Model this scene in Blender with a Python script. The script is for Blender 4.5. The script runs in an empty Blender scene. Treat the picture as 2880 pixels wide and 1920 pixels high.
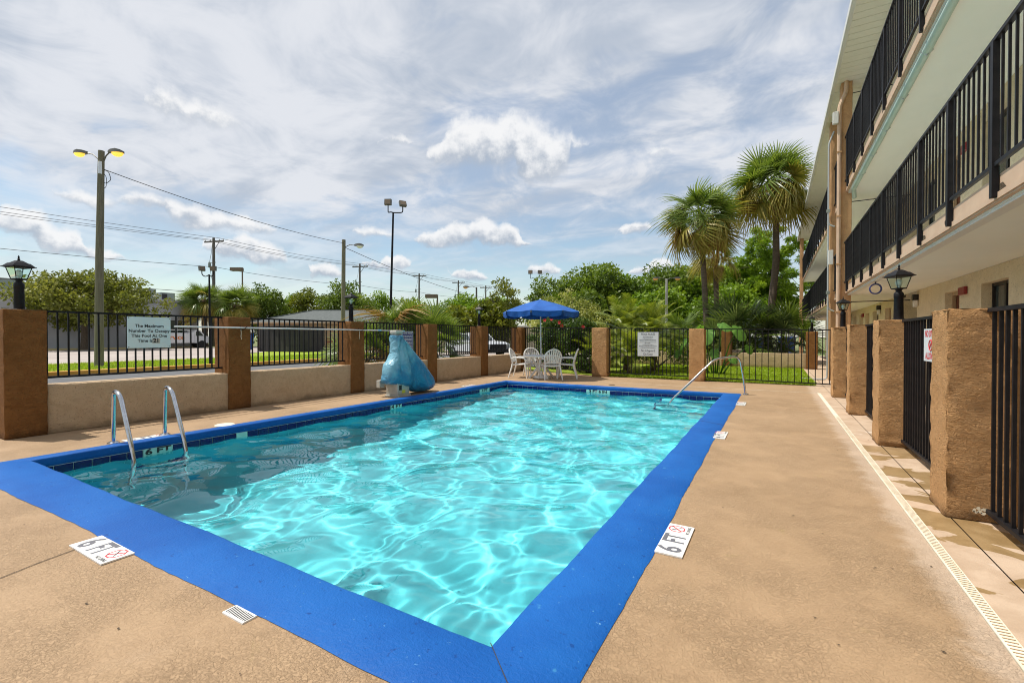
import bpy, bmesh, math, random
import numpy as np
from mathutils import Vector, Matrix, Euler
R = math.radians
sc = bpy.context.scene
col = sc.collection
random.seed(7)

# ---------------------------------------------------------------- camera
cam = bpy.data.cameras.new('camera')
cam_o = bpy.data.objects.new('camera', cam)
col.objects.link(cam_o)
sc.camera = cam_o
cam.sensor_width = 36.0
cam.lens = 16.0
cam.clip_start = 0.05
cam.clip_end = 3000.0
cam_o.location = (0, 0, 1.3)
cam_o.rotation_euler = (R(89.4), 0, R(30.05))

# ---------------------------------------------------------------- sun, exposure
SUN_DIR = Vector((-0.41, -0.160, 1.0)).normalized()
SUN_EL = math.asin(SUN_DIR.z)
SUN_AZ = math.atan2(SUN_DIR.x, SUN_DIR.y)
sun = bpy.data.lights.new('sun', 'SUN')
sun.energy = 5.0
sun.angle = R(0.5)
sun.color = (1.0, 0.95, 0.86)
sun.cycles.is_caustics_light = True
sun_o = bpy.data.objects.new('sun', sun)
col.objects.link(sun_o)
sun_o.location = (-12, -6, 30)
sun_o.rotation_euler = SUN_DIR.to_track_quat('Z', 'Y').to_euler()
sc.view_settings.view_transform = 'Standard'
sc.view_settings.look = 'None'
sc.view_settings.gamma = 1.0
sc.view_settings.exposure = 0.0
sc.view_settings.use_curve_mapping = False
sc.cycles.max_bounces = 10
sc.cycles.diffuse_bounces = 4
sc.cycles.transparent_max_bounces = 16
sc.cycles.transmission_bounces = 8
sc.cycles.sample_clamp_indirect = 8.0
sc.cycles.use_denoising = True
sc.cycles.filter_width = 1.05

# ---------------------------------------------------------------- node helpers
class NT:
    def __init__(s, tree):
        s.t = tree
    def n(s, typ, **kw):
        nd = s.t.nodes.new('ShaderNode' + typ)
        for k, v in kw.items():
            setattr(nd, k, v)
        return nd
    def l(s, a, b):
        s.t.links.new(a, b)
    def put(s, sock, v):
        if hasattr(v, 'links') or isinstance(v, bpy.types.NodeSocket):
            s.l(v, sock)
        else:
            sock.default_value = v
    def m(s, op, a, b=0.0, c=0.0, clamp=False):
        nd = s.n('Math', operation=op, use_clamp=clamp)
        for i, v in enumerate((a, b, c)):
            s.put(nd.inputs[i], v)
        return nd.outputs[0]
    def vm(s, op, a, b=(0, 0, 0), out=0):
        nd = s.n('VectorMath', operation=op)
        s.put(nd.inputs[0], a)
        s.put(nd.inputs[1], b)
        return nd.outputs[out]
    def mix(s, f, a, b, typ='MIX'):
        nd = s.n('Mix', data_type='RGBA', blend_type=typ)
        s.put(nd.inputs[0], f)
        s.put(nd.inputs[6], a)
        s.put(nd.inputs[7], b)
        return nd.outputs[2]
    def noise(s, vec, scale, detail=4.0, rough=0.55, dist=0.0):
        nd = s.n('TexNoise')
        if vec is not None:
            s.l(vec, nd.inputs['Vector'])
        nd.inputs['Scale'].default_value = scale
        nd.inputs['Detail'].default_value = detail
        nd.inputs['Roughness'].default_value = rough
        nd.inputs['Distortion'].default_value = dist
        return nd.outputs[0]
    def ss(s, v, lo, hi):
        nd = s.n('MapRange', interpolation_type='SMOOTHSTEP')
        s.put(nd.inputs[0], v)
        nd.inputs[1].default_value = lo
        nd.inputs[2].default_value = hi
        return nd.outputs[0]
def c4(c):
    return (c[0], c[1], c[2], 1.0)

# ---------------------------------------------------------------- world: sky, high veil, cumulus
world = bpy.data.worlds.new('World')
sc.world = world
world.use_nodes = True
w = NT(world.node_tree)
w.t.nodes.clear()
sky = w.n('TexSky', sky_type='NISHITA')
sky.sun_disc = False
sky.sun_elevation = SUN_EL
sky.sun_rotation = SUN_AZ
sky.air_density = 1.3
sky.dust_density = 0.2
sky.ozone_density = 1.5
tc = w.n('TexCoord')
D = tc.outputs['Generated']
sx = w.n('SeparateXYZ'); w.l(D, sx.inputs[0])
dx, dy, dz = sx.outputs
zc = w.m('MAXIMUM', dz, 0.03)
px_ = w.m('DIVIDE', dx, w.m('ADD', zc, 0.12))
py_ = w.m('DIVIDE', dy, w.m('ADD', zc, 0.12))
cv = w.n('CombineXYZ'); w.l(px_, cv.inputs[0]); w.l(py_, cv.inputs[1])
mp = w.n('Mapping'); w.l(cv.outputs[0], mp.inputs[0])
mp.inputs['Rotation'].default_value = (0, 0, R(28))
mp.inputs['Scale'].default_value = (0.42, 1.15, 1)
n1 = w.noise(mp.outputs[0], 1.0, 4.0, 0.52, 0.5)
n2 = w.noise(cv.outputs[0], 3.2, 5.0, 0.62, 0.5)
veil = w.m('ADD', w.m('MULTIPLY', n1, 0.68), w.m('MULTIPLY', n2, 0.32))
up = w.ss(dz, 0.12, 0.36)                      # the veil is a high layer: thin along the horizon, closed overhead
veil = w.m('ADD', w.ss(veil, 0.37, 0.61), w.m('MULTIPLY', up, 0.52))
veil = w.m('MINIMUM', w.m('MULTIPLY', veil, w.m('ADD', w.m('MULTIPLY', up, 0.52), 0.48)), 1.0)
SKYS = 0.130
skyc = w.mix(1.0, sky.outputs[0], (SKYS, SKYS, SKYS, 1), 'MULTIPLY')
streak = w.m('ADD', w.m('MULTIPLY', w.noise(mp.outputs[0], 1.6, 4.0, 0.55, 0.6), 0.55), w.m('MULTIPLY', n2, 0.45))
vcol = w.mix(w.ss(streak, 0.40, 0.60), (0.50, 0.56, 0.655, 1), (0.79, 0.81, 0.855, 1))
base = w.mix(w.m('MULTIPLY', veil, 0.95), skyc, vcol)
hz = w.m('SUBTRACT', 1.0, w.ss(dz, 0.0, 0.10))
base = w.mix(w.m('MULTIPLY', hz, 0.40), base, (0.52, 0.66, 0.78, 1))
# cumulus: soft lumps in azimuth / elevation with ragged edges
az = w.m('ARCTAN2', dx, dy)
el = w.m('ARCSINE', dz)
ae = w.n('CombineXYZ'); w.l(az, ae.inputs[0]); w.l(el, ae.inputs[1])
nz = w.n('TexNoise'); w.l(ae.outputs[0], nz.inputs['Vector'])
nz.inputs['Scale'].default_value = 30.0; nz.inputs['Detail'].default_value = 6.0; nz.inputs['Roughness'].default_value = 0.6
nzf = w.m('SUBTRACT', nz.outputs[0], 0.5)
wob = w.vm('SUBTRACT', nz.outputs[1], (0.5, 0.5, 0.5))
aew = w.vm('ADD', ae.outputs[0], w.vm('MULTIPLY', wob, (0.034, 0.030, 0.0)))
BL = [(-0.5322, 0.4214, 0.116, 0.036, 1), (-0.6098, 0.3675, 0.085, 0.034, .9), (-0.4545, 0.3268, 0.046, 0.036, .5), (-0.4314, 0.3938, 0.069, 0.023, .4),
 (-1.1654, 0.3828, 0.031, 0.029, .55), (-1.1191, 0.3751, 0.053, 0.031, .5), (-0.6715, 0.2027, 0.054, 0.022, 1), (-0.5906, 0.2193, 0.07, 0.03, 1), (-0.5401, 0.1974, 0.047, 0.013, 1),
 (-1.3443, 0.1642, 0.03, 0.025, 1), (-1.2968, 0.1614, 0.015, 0.013, .9), (-1.299, 0.1338, 0.026, 0.017, .9), (-1.2641, 0.1298, 0.031, 0.015, .7), (-1.276, 0.2154, 0.034, 0.017, .55), (-1.1886, 0.2258, 0.043, 0.016, .6),
 (-1.1202, 0.2045, 0.04, 0.025, .8), (-1.0534, 0.2034, 0.048, 0.018, .6), (-1.0536, 0.1612, 0.057, 0.028, 1), (-1.0821, 0.1681, 0.023, 0.017, 1), (-1.0151, 0.1378, 0.028, 0.012, .8), (-0.9132, 0.1268, 0.027, 0.021, .9),
 (-0.8195, 0.2141, 0.04, 0.014, .5), (-0.7764, 0.1511, 0.029, 0.018, 1), (-0.8198, 0.1457, 0.022, 0.011, .8), (-0.6178, 0.1302, 0.035, 0.015, .9), (-0.2582, 0.223, 0.03, 0.014, .7), (-0.2079, 0.1432, 0.022, 0.018, .9),
 (-0.2507, 0.1355, 0.023, 0.011, .8), (-0.2157, 0.3624, 0.031, 0.02, .35), (-0.7684, 0.3944, 0.03, 0.013, .45), (-0.4544, 0.1404, 0.035, 0.015, .8)]
# each band of cumulus is three curves over azimuth (centre height, half height, strength); the bands repeat all round the horizon
AZ0, AZW = -1.45, 1.60
wa = w.n('SeparateXYZ'); w.l(aew, wa.inputs[0])
azn = w.m('FRACT', w.m('DIVIDE', w.m('SUBTRACT', wa.outputs[0], AZ0), AZW))
def band(blobs, emid):
    nd = w.n('RGBCurve')
    ca = w.n('CombineColor')
    for i in range(3): w.l(azn, ca.inputs[i])
    w.l(ca.outputs[0], nd.inputs['Color'])
    N = 220
    rows = []
    for i in range(N + 1):
        a_ = AZ0 + AZW * i / N
        lo_, hi_, st_ = 9, -9, 0.0
        for a, e, ra, re, st in blobs:
            u = (a_ - a) / (ra * 1.25)
            if abs(u) < 1:
                h_ = re * 1.25 * math.sqrt(1 - u * u)
                lo_ = min(lo_, e - h_ * .62); hi_ = max(hi_, e + h_ * (0.80 + 0.38 * abs(math.sin((a_ - a) / ra * 3.1 + a * 40)))); st_ = max(st_, st * math.sqrt(1 - u * u))
        rows.append(((lo_ + hi_) / 2, (hi_ - lo_) / 2, st_) if st_ > 0 else None)
    last = emid
    for i, r_ in enumerate(rows):
        if r_ is None: rows[i] = (last, 0.004, 0.0)
        else: last = r_[0]
    mpg = nd.mapping
    mpg.use_clip = False
    for c_ in range(3):
        cu = mpg.curves[c_]
        sc_ = (1.0, 10.0, 0.9)[c_]
        for i in range(1, N):
            cu.points.new(i / N, rows[i][c_] * sc_)
        cu.points[0].location = (0.0, rows[0][c_] * sc_); cu.points[len(cu.points) - 1].location = (1.0, rows[N][c_] * sc_)
        for p in cu.points: p.handle_type = 'VECTOR'
    mpg.update()
    sp_ = w.n('SeparateColor'); w.l(nd.outputs[0], sp_.inputs[0])
    rel = w.m('DIVIDE', w.m('SUBTRACT', wa.outputs[1], sp_.outputs[0]), w.m('MULTIPLY', sp_.outputs[1], 0.1))
    v = w.m('MAXIMUM', w.m('MULTIPLY', w.m('DIVIDE', sp_.outputs[2], 0.9), w.m('SUBTRACT', 1.0, w.m('ABSOLUTE', rel))), 0.0)
    return v, rel
bands = [band([b_ for b_ in BL if lo_ <= b_[1] < hi_], (lo_ + hi_) / 2) for lo_, hi_ in ((0, .185), (.185, .30), (.30, .6))]
fld = None; wsum = None; ysum = None
for v, rel in bands:
    yv = w.m('MULTIPLY', v, w.m('MINIMUM', w.m('MAXIMUM', rel, -1.0), 1.0))
    fld = v if fld is None else w.m('MAXIMUM', fld, v)
    wsum = v if wsum is None else w.m('ADD', wsum, v)
    ysum = yv if ysum is None else w.m('ADD', ysum, yv)
hgt = w.m('DIVIDE', ysum, w.m('ADD', wsum, 0.02))
dens = w.m('ADD', fld, w.m('MULTIPLY', nzf, 0.75))
cmask = w.m('MULTIPLY', w.ss(dens, 0.02, 0.54), w.ss(fld, 0.0, 0.24))
lit = w.ss(w.m('ADD', hgt, w.m('MULTIPLY', nzf, 2.2)), -0.70, 0.40)
ccol = w.mix(lit, (0.44, 0.50, 0.59, 1), (0.95, 0.95, 0.955, 1))
base = w.mix(w.m('MULTIPLY', cmask, 0.92), base, ccol)
gnd = w.m('LESS_THAN', dz, -0.01)
base = w.mix(gnd, base, (0.20, 0.19, 0.16, 1))
bg = w.n('Background'); w.l(base, bg.inputs[0]); bg.inputs[1].default_value = 1.0
wo = w.n('OutputWorld'); w.l(bg.outputs[0], wo.inputs[0])

# ---------------------------------------------------------------- materials
def mat(name, color, rough=0.7, c2=None, vs=3.0, lo=0.35, hi=0.65, bump=0.0, bs=60.0, bd=4.0, metal=0.0, spec=0.5,
        bump2=0.0, bs2=8.0, spots=None, trans=None, coat=0.0, stretch=None, emit=None, dist=0.0):
    m = bpy.data.materials.new(name)
    m.use_nodes = True
    t = NT(m.node_tree)
    b = t.t.nodes['Principled BSDF']
    b.inputs['Roughness'].default_value = rough
    b.inputs['Metallic'].default_value = metal
    b.inputs['Specular IOR Level'].default_value = spec
    b.inputs['Coat Weight'].default_value = coat
    tcn = t.n('TexCoord')
    vec = tcn.outputs['Object']
    if stretch:
        mpn = t.n('Mapping'); t.l(vec, mpn.inputs[0]); mpn.inputs['Scale'].default_value = stretch; vec = mpn.outputs[0]
    cc = None
    if c2 is not None:
        f = t.ss(t.noise(vec, vs, 6.0, 0.6, dist), lo, hi)
        cc = t.mix(f, c4(color), c4(c2))
    if spots:                                   # (scale, threshold, colour)
        for sc_, th, scol in spots:
            f = t.ss(t.noise(vec, sc_, 3.0, 0.6), th, th + 0.05)
            cc = t.mix(f, cc if cc is not None else c4(color), c4(scol))
    if cc is None:
        b.inputs['Base Color'].default_value = c4(color)
    else:
        t.l(cc, b.inputs['Base Color'])
    h = None
    if bump:
        h = t.m('MULTIPLY', t.noise(vec, bs, bd, 0.6, 0.4), bump)
    if bump2:
        h2 = t.m('MULTIPLY', t.noise(vec, bs2, 5.0, 0.6, 1.2), bump2)
        h = h2 if h is None else t.m('ADD', h, h2)
    if h is not None:
        bp = t.n('Bump'); t.l(h, bp.inputs['Height']); bp.inputs['Distance'].default_value = 1.0; bp.inputs['Strength'].default_value = 1.0
        t.l(bp.outputs[0], b.inputs['Normal'])
    if emit:
        b.inputs['Emission Color'].default_value = c4(emit[0]); b.inputs['Emission Strength'].default_value = emit[1]
    return m

def leafmat(name, ca, cb, cc, tr=0.35, rough=0.45):
    m = bpy.data.materials.new(name)
    m.use_nodes = True
    t = NT(m.node_tree)
    t.t.nodes.clear()
    at = t.n('Attribute'); at.attribute_name = 'v'
    rp = t.n('ValToRGB')
    t.l(at.outputs['Fac'], rp.inputs[0])
    e = rp.color_ramp.elements
    e[0].position = 0.0; e[0].color = c4(ca)
    e[1].position = 1.0; e[1].color = c4(cc)
    k = e.new(0.55); k.color = c4(cb)
    p = t.n('BsdfPrincipled'); t.l(rp.outputs[0], p.inputs['Base Color'])
    p.inputs['Roughness'].default_value = rough; p.inputs['Specular IOR Level'].default_value = 0.35
    tl = t.n('BsdfTranslucent')
    t.l(t.mix(1.0, rp.outputs[0], (1.25, 1.25, 0.6, 1), 'MULTIPLY'), tl.inputs[0])
    mx = t.n('MixShader'); mx.inputs[0].default_value = tr
    t.l(p.outputs[0], mx.inputs[1]); t.l(tl.outputs[0], mx.inputs[2])
    o = t.n('OutputMaterial'); t.l(mx.outputs[0], o.inputs[0])
    return m

def glassmat(name, tint=(0.8, 0.9, 0.88), refl=0.5):
    m = bpy.data.materials.new(name)
    m.use_nodes = True
    t = NT(m.node_tree)
    t.t.nodes.clear()
    tr = t.n('BsdfTransparent'); tr.inputs[0].default_value = c4(tint)
    gl = t.n('BsdfGlossy'); gl.inputs['Roughness'].default_value = 0.03
    lw = t.n('LayerWeight'); lw.inputs[0].default_value = refl
    mx = t.n('MixShader'); t.l(t.m('MULTIPLY', lw.outputs['Fresnel'], 0.45), mx.inputs[0]); t.l(tr.outputs[0], mx.inputs[1]); t.l(gl.outputs[0], mx.inputs[2])
    o = t.n('OutputMaterial'); t.l(mx.outputs[0], o.inputs[0])
    return m

def deckmat():
    m = bpy.data.materials.new('painted_deck')
    m.use_nodes = True
    t = NT(m.node_tree)
    b = t.t.nodes['Principled BSDF']
    g = t.n('NewGeometry'); P = g.outputs['Position']
    big = t.noise(P, 0.55, 5.0, 0.6, 0.5)
    mid = t.noise(P, 5.0, 6.0, 0.65, 0.3)
    fine = t.noise(P, 95.0, 3.0, 0.6)
    c = t.mix(t.ss(big, 0.32, 0.66), (0.325, 0.213, 0.118, 1), (0.388, 0.259, 0.150, 1))
    c = t.mix(t.m('MULTIPLY', t.ss(mid, 0.42, 0.68), 0.5), c, (0.425, 0.288, 0.168, 1))
    c = t.mix(t.m('MULTIPLY', t.ss(fine, 0.57, 0.69), 0.32), c, (0.20, 0.125, 0.065, 1))
    blot = t.noise(P, 1.1, 6.0, 0.7, 1.2)
    c = t.mix(t.m('MULTIPLY', t.ss(blot, 0.56, 0.72), 0.14), c, (0.27, 0.175, 0.10, 1))
    c = t.mix(t.m('MULTIPLY', t.ss(t.noise(P, 0.9, 6.0, 0.7, 1.0), 0.58, 0.72), 0.30), c, (0.48, 0.35, 0.235, 1))
    # moss-yellow stains, and the pale lime edge along the drain strip
    ye = t.noise(P, 2.3, 5.0, 0.7, 0.8)
    c = t.mix(t.m('MULTIPLY', t.ss(ye, 0.62, 0.74), 0.45), c, (0.36, 0.27, 0.10, 1))
    sp = t.n('SeparateXYZ'); t.l(P, sp.inputs[0])
    edge = t.m('ADD', sp.outputs[0], t.m('MULTIPLY', t.m('SUBTRACT', mid, 0.5), 0.28))
    c = t.mix(t.m('MULTIPLY', t.ss(edge, 0.66, 0.80), 0.6), c, (0.56, 0.44, 0.34, 1))
    t.l(c, b.inputs['Base Color'])
    b.inputs['Roughness'].default_value = 0.62
    b.inputs['Specular IOR Level'].default_value = 0.35
    pit = t.noise(P, 62.0, 4.0, 0.62, 1.2)
    patch = t.ss(t.noise(P, 1.7, 4.0, 0.6), 0.36, 0.60)
    h = t.m('MULTIPLY', t.m('MULTIPLY', t.ss(pit, 0.40, 0.64), t.m('MULTIPLY_ADD', patch, 0.55, 0.45)), 0.0034)
    h = t.m('ADD', h, t.m('MULTIPLY', t.noise(P, 9.0, 4.0, 0.6), 0.004))
    bp = t.n('Bump'); t.l(h, bp.inputs['Height']); bp.inputs['Distance'].default_value = 1.0
    t.l(bp.outputs[0], b.inputs['Normal'])
    return m

def wetmat():
    m = bpy.data.materials.new('damp_concrete')
    m.use_nodes = True
    t = NT(m.node_tree)
    b = t.t.nodes['Principled BSDF']
    g = t.n('NewGeometry'); P = g.outputs['Position']
    mid = t.noise(P, 4.0, 6.0, 0.62, 0.3)
    c = t.mix(t.ss(mid, 0.35, 0.65), (0.44, 0.315, 0.215, 1), (0.54, 0.405, 0.29, 1))
    mp_ = t.n('Mapping'); t.l(P, mp_.inputs[0]); mp_.inputs['Scale'].default_value = (1.0, 1.25, 1.0)
    wn = t.noise(mp_.outputs[0], 1.7, 4.0, 0.5, 0.9)
    sp = t.n('SeparateXYZ'); t.l(P, sp.inputs[0])
    nearf = t.m('SUBTRACT', 1.0, t.ss(sp.outputs[1], 6.2, 8.4))
    wet = t.m('MULTIPLY', t.m('MULTIPLY', t.ss(wn, 0.490, 0.502), nearf), 0.9)
    dry = t.m('MULTIPLY', t.ss(t.noise(P, 2.6, 4.0, 0.6), 0.60, 0.70), 0.7)
    c = t.mix(dry, c, (0.66, 0.56, 0.47, 1))
    c = t.mix(wet, c, t.mix(t.ss(mid, 0.4, 0.6), (0.25, 0.155, 0.060, 1), (0.31, 0.200, 0.085, 1)))
    t.l(c, b.inputs['Base Color'])
    t.l(t.m('MULTIPLY_ADD', wet, -0.32, 0.62), b.inputs['Roughness'])
    h = t.m('MULTIPLY', t.noise(P, 55.0, 4.0, 0.6), 0.0016)
    bp = t.n('Bump'); t.l(h, bp.inputs['Height']); bp.inputs['Distance'].default_value = 1.0
    t.l(bp.outputs[0], b.inputs['Normal'])
    return m

def stucco(name, ca, cb, rough_h=0.012, streaky=1.0):
    m = bpy.data.materials.new(name)
    m.use_nodes = True
    t = NT(m.node_tree)
    b = t.t.nodes['Principled BSDF']
    g = t.n('NewGeometry'); P = g.outputs['Position']
    mp_ = t.n('Mapping'); t.l(P, mp_.inputs[0]); mp_.inputs['Scale'].default_value = (1.0, 1.0, 1.9 * streaky)
    k1 = t.noise(mp_.outputs[0], 15.0, 5.0, 0.62, 1.8)
    k2 = t.noise(P, 6.0, 4.0, 0.6, 1.0)
    k3 = t.noise(P, 48.0, 4.0, 0.65)
    c = t.mix(t.ss(k2, 0.3, 0.7), c4(ca), c4(cb))
    c = t.mix(t.m('MULTIPLY', t.ss(k3, 0.565, 0.67), 0.55), c, c4([x * 0.42 for x in ca]))
    t.l(c, b.inputs['Base Color'])
    b.inputs['Roughness'].default_value = 0.8
    b.inputs['Specular IOR Level'].default_value = 0.25
    ridg = t.m('SUBTRACT', 0.5, t.m('ABSOLUTE', t.m('SUBTRACT', k1, 0.5)))
    h = t.m('MULTIPLY', ridg, rough_h * 2.2)
    h = t.m('ADD', h, t.m('MULTIPLY', k2, rough_h * 1.5))
    h = t.m('ADD', h, t.m('MULTIPLY', k3, rough_h * 0.30))
    dirt = t.noise(P, 2.2, 5.0, 0.65, 0.4)
    spz = t.n('SeparateXYZ'); t.l(P, spz.inputs[0])
    foot = t.m('SUBTRACT', 1.0, t.ss(t.m('ADD', spz.outputs[2], t.m('MULTIPLY', t.m('SUBTRACT', dirt, 0.5), 0.35)), 0.0, 0.10))
    c = t.mix(t.m('MULTIPLY', foot, 0.55), c, c4([x * 0.35 for x in ca]))
    c = t.mix(t.m('MULTIPLY', t.ss(dirt, 0.55, 0.72), 0.30), c, c4([x * 0.6 for x in ca]))
    t.l(c, b.inputs['Base Color'])
    bp = t.n('Bump'); t.l(h, bp.inputs['Height']); bp.inputs['Distance'].default_value = 1.0
    t.l(bp.outputs[0], b.inputs['Normal'])
    return m

def covermat():
    m = bpy.data.materials.new('teal_vinyl_cover')
    m.use_nodes = True
    t = NT(m.node_tree)
    b = t.t.nodes['Principled BSDF']
    g = t.n('NewGeometry'); P = g.outputs['Position']
    k1 = t.noise(P, 3.6, 3.0, 0.5, 0.8); k2 = t.noise(P, 8.5, 3.0, 0.5, 0.6); fade = t.noise(P, 1.5, 4.0, 0.6, 0.4)
    sp = t.n('SeparateXYZ'); t.l(P, sp.inputs[0])
    wear = t.m('ADD', fade, t.m('MULTIPLY', t.m('SUBTRACT', sp.outputs[2], t.m('MULTIPLY', t.m('SUBTRACT', sp.outputs[1], 7.4), 0.75)), 0.16))   # sun-bleached toward the mast side
    c = t.mix(t.ss(wear, 0.50, 0.74), (0.020, 0.185, 0.350, 1), (0.200, 0.430, 0.545, 1))
    t.l(c, b.inputs['Base Color'])
    b.inputs['Roughness'].default_value = 0.36
    h = t.m('ADD', t.m('MULTIPLY', t.m('ABSOLUTE', t.m('SUBTRACT', k1, 0.5)), 0.085), t.m('MULTIPLY', t.m('ABSOLUTE', t.m('SUBTRACT', k2, 0.5)), 0.022))
    bp = t.n('Bump'); t.l(h, bp.inputs['Height']); bp.inputs['Distance'].default_value = 1.0; bp.inputs['Strength'].default_value = 0.8
    t.l(bp.outputs[0], b.inputs['Normal'])
    return m

M = {}
M['deck'] = deckmat()
M['damp'] = wetmat()
M['pillar'] = stucco('brown_stucco_shaded', (0.215, 0.092, 0.024), (0.27, 0.122, 0.036), 0.020)  # pillar stucco with the left row's shade put into a darker base colour
M['pillar_lit'] = stucco('brown_stucco_sunlit', (0.62, 0.340, 0.142), (0.70, 0.400, 0.180), 0.038, 1.3)  # lighter copy of the pillar stucco, sunlight put into the colour
M['lowwall'] = stucco('tan_stucco', (0.50, 0.36, 0.225), (0.57, 0.42, 0.27), 0.011)
M['column'] = stucco('column_stucco', (0.50, 0.29, 0.145), (0.56, 0.335, 0.17), 0.006)
M['bwall'] = stucco('cream_stucco', (0.72, 0.60, 0.40), (0.78, 0.66, 0.46), 0.005)
M['black'] = mat('black_enamel', (0.007, 0.007, 0.009), 0.5, (0.014, 0.013, 0.015), 9.0, bump=0.0006, bs=120, spec=0.22, spots=[(95.0, 0.745, (0.25, 0.23, 0.20))])
M['blue'] = mat('blue_pool_paint', (0.0045, 0.082, 0.335), 0.5, (0.0085, 0.112, 0.405), 1.1, bump=0.0045, bs=70, bump2=0.004, bs2=14, spec=0.18, spots=[(24.0, 0.66, (0.0035, 0.055, 0.24)), (42.0, 0.705, (0.17, 0.37, 0.60)), (9.0, 0.70, (0.035, 0.19, 0.44))])
M['plaster'] = mat('pool_plaster', (0.060, 0.478, 0.545), 0.75, (0.078, 0.518, 0.585), 0.8)
M['navy'] = mat('navy_glazed_tile', (0.004, 0.007, 0.085), 0.22, (0.006, 0.011, 0.125), 6.0, spec=0.3)
M['grout'] = mat('pale_grout', (0.42, 0.60, 0.60), 0.8)
M['teal_tile'] = mat('pale_teal_tile', (0.33, 0.62, 0.57), 0.25, (0.42, 0.70, 0.64), 9.0)
M['white_tile'] = mat('white_ceramic', (0.80, 0.80, 0.78), 0.3, (0.72, 0.71, 0.68), 12.0)
M['ink'] = mat('grey_lettering', (0.13, 0.13, 0.15), 0.5)
M['inkblack'] = mat('black_lettering', (0.02, 0.02, 0.025), 0.5)
M['red'] = mat('red_print', (0.62, 0.05, 0.06), 0.5)
M['steel'] = mat('polished_steel', (0.62, 0.62, 0.62), 0.12, (0.52, 0.52, 0.53), 20.0, metal=1.0)
M['alu'] = mat('aluminium_tube', (0.68, 0.70, 0.71), 0.35, metal=0.55)
M['white'] = mat('white_plastic', (0.86, 0.85, 0.82), 0.45, (0.80, 0.78, 0.74), 4.0)
M['strip'] = mat('cream_drain_strip', (0.72, 0.64, 0.48), 0.55, (0.80, 0.74, 0.60), 5.0)
M['darkgap'] = mat('dark_gap', (0.05, 0.034, 0.02), 0.9)
M['umb'] = mat('blue_canvas', (0.004, 0.080, 0.34), 0.8, (0.006, 0.100, 0.40), 5.0, bump=0.001, bs=40)
M['pole_white'] = mat('white_pole_paint', (0.70, 0.72, 0.74), 0.4)
M['glass'] = glassmat('clear_glass')
M['lampglass'] = glassmat('lantern_glass', (0.84, 0.95, 0.92), 0.15)
M['bulb'] = mat('frosted_bulb', (0.80, 0.83, 0.80), 0.35)
M['signwhite'] = mat('sign_white', (0.66, 0.70, 0.72), 0.5, (0.60, 0.64, 0.66), 2.0)
M['signpale'] = mat('sign_pale_blue', (0.58, 0.74, 0.79), 0.5, (0.63, 0.78, 0.82), 2.0)
M['signblue'] = mat('sign_navy', (0.035, 0.05, 0.20), 0.5)
M['cover'] = covermat()
M['greybox'] = mat('pale_grey_enamel', (0.52, 0.51, 0.46), 0.5, (0.44, 0.43, 0.38), 7.0)
M['yellow'] = mat('yellow_label', (0.70, 0.62, 0.05), 0.5)
M['soffit'] = mat('soffit_paint', (0.84, 0.85, 0.77), 0.75, (0.87, 0.87, 0.79), 1.4)
M['soffitboard'] = mat('soffit_board', (0.76, 0.74, 0.63), 0.7, (0.80, 0.77, 0.66), 3.0)
M['peach'] = mat('peach_fascia', (0.60, 0.43, 0.30), 0.65, (0.55, 0.38, 0.26), 4.0)
M['gutter'] = mat('white_gutter', (0.70, 0.70, 0.66), 0.4)
M['pipe'] = mat('mint_pipe', (0.42, 0.54, 0.47), 0.45, (0.38, 0.50, 0.43), 4.0)
M['conduit'] = mat('grey_conduit', (0.50, 0.53, 0.54), 0.4, metal=0.4)
M['roof'] = mat('roof_shingle', (0.16, 0.15, 0.14), 0.9, (0.11, 0.105, 0.10), 8.0, bump=0.01, bs=20)
M['houseroof'] = mat('grey_shingle', (0.075, 0.088, 0.085), 0.9, (0.11, 0.122, 0.118), 5.0, bump=0.02, bs=14)
M['door'] = mat('brown_door', (0.115, 0.032, 0.016), 0.4, (0.16, 0.05, 0.025), 5.0, stretch=(6, 6, 0.6))
M['trim'] = mat('tan_trim', (0.46, 0.32, 0.19), 0.6)
M['dark'] = mat('dark_frame', (0.015, 0.013, 0.015), 0.4)
M['window'] = mat('window_glass', (0.05, 0.065, 0.06), 0.06, (0.10, 0.11, 0.10), 1.2, spec=0.8)
M['curtain'] = mat('pale_curtain', (0.42, 0.40, 0.31), 0.8)
M['alarm'] = mat('red_alarm', (0.26, 0.02, 0.02), 0.4)
M['asphalt'] = mat('dark_asphalt', (0.085, 0.088, 0.095), 0.85, (0.115, 0.118, 0.125), 3.0, bump=0.004, bs=60)
M['palelot'] = mat('worn_asphalt', (0.33, 0.28, 0.255), 0.85, (0.40, 0.35, 0.315), 0.25, bump=0.004, bs=40)
M['paint'] = mat('white_line_paint', (0.72, 0.72, 0.70), 0.6)
M['kerb'] = mat('yellow_kerb', (0.50, 0.24, 0.028), 0.7, (0.60, 0.34, 0.06), 2.0)
M['kerbpale'] = mat('pale_kerb', (0.66, 0.54, 0.27), 0.7)
M['grass'] = mat('lawn', (0.24, 0.33, 0.012), 0.9, (0.33, 0.43, 0.024), 2.2, bump=0.05, bs=55)
M['earth'] = mat('far_ground', (0.10, 0.14, 0.03), 0.95, (0.17, 0.17, 0.07), 0.05)
M['mulch'] = mat('planting_soil', (0.055, 0.035, 0.02), 0.95, (0.10, 0.07, 0.04), 6.0, bump=0.03, bs=30)
M['pine_wood'] = mat('weathered_pole', (0.135, 0.125, 0.085), 0.9, (0.20, 0.185, 0.135), 3.0, stretch=(8, 8, 0.5), bump=0.01, bs=8)
M['greywood'] = mat('grey_pole', (0.10, 0.09, 0.075), 0.9, (0.14, 0.13, 0.115), 3.0, stretch=(8, 8, 0.5))
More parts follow.
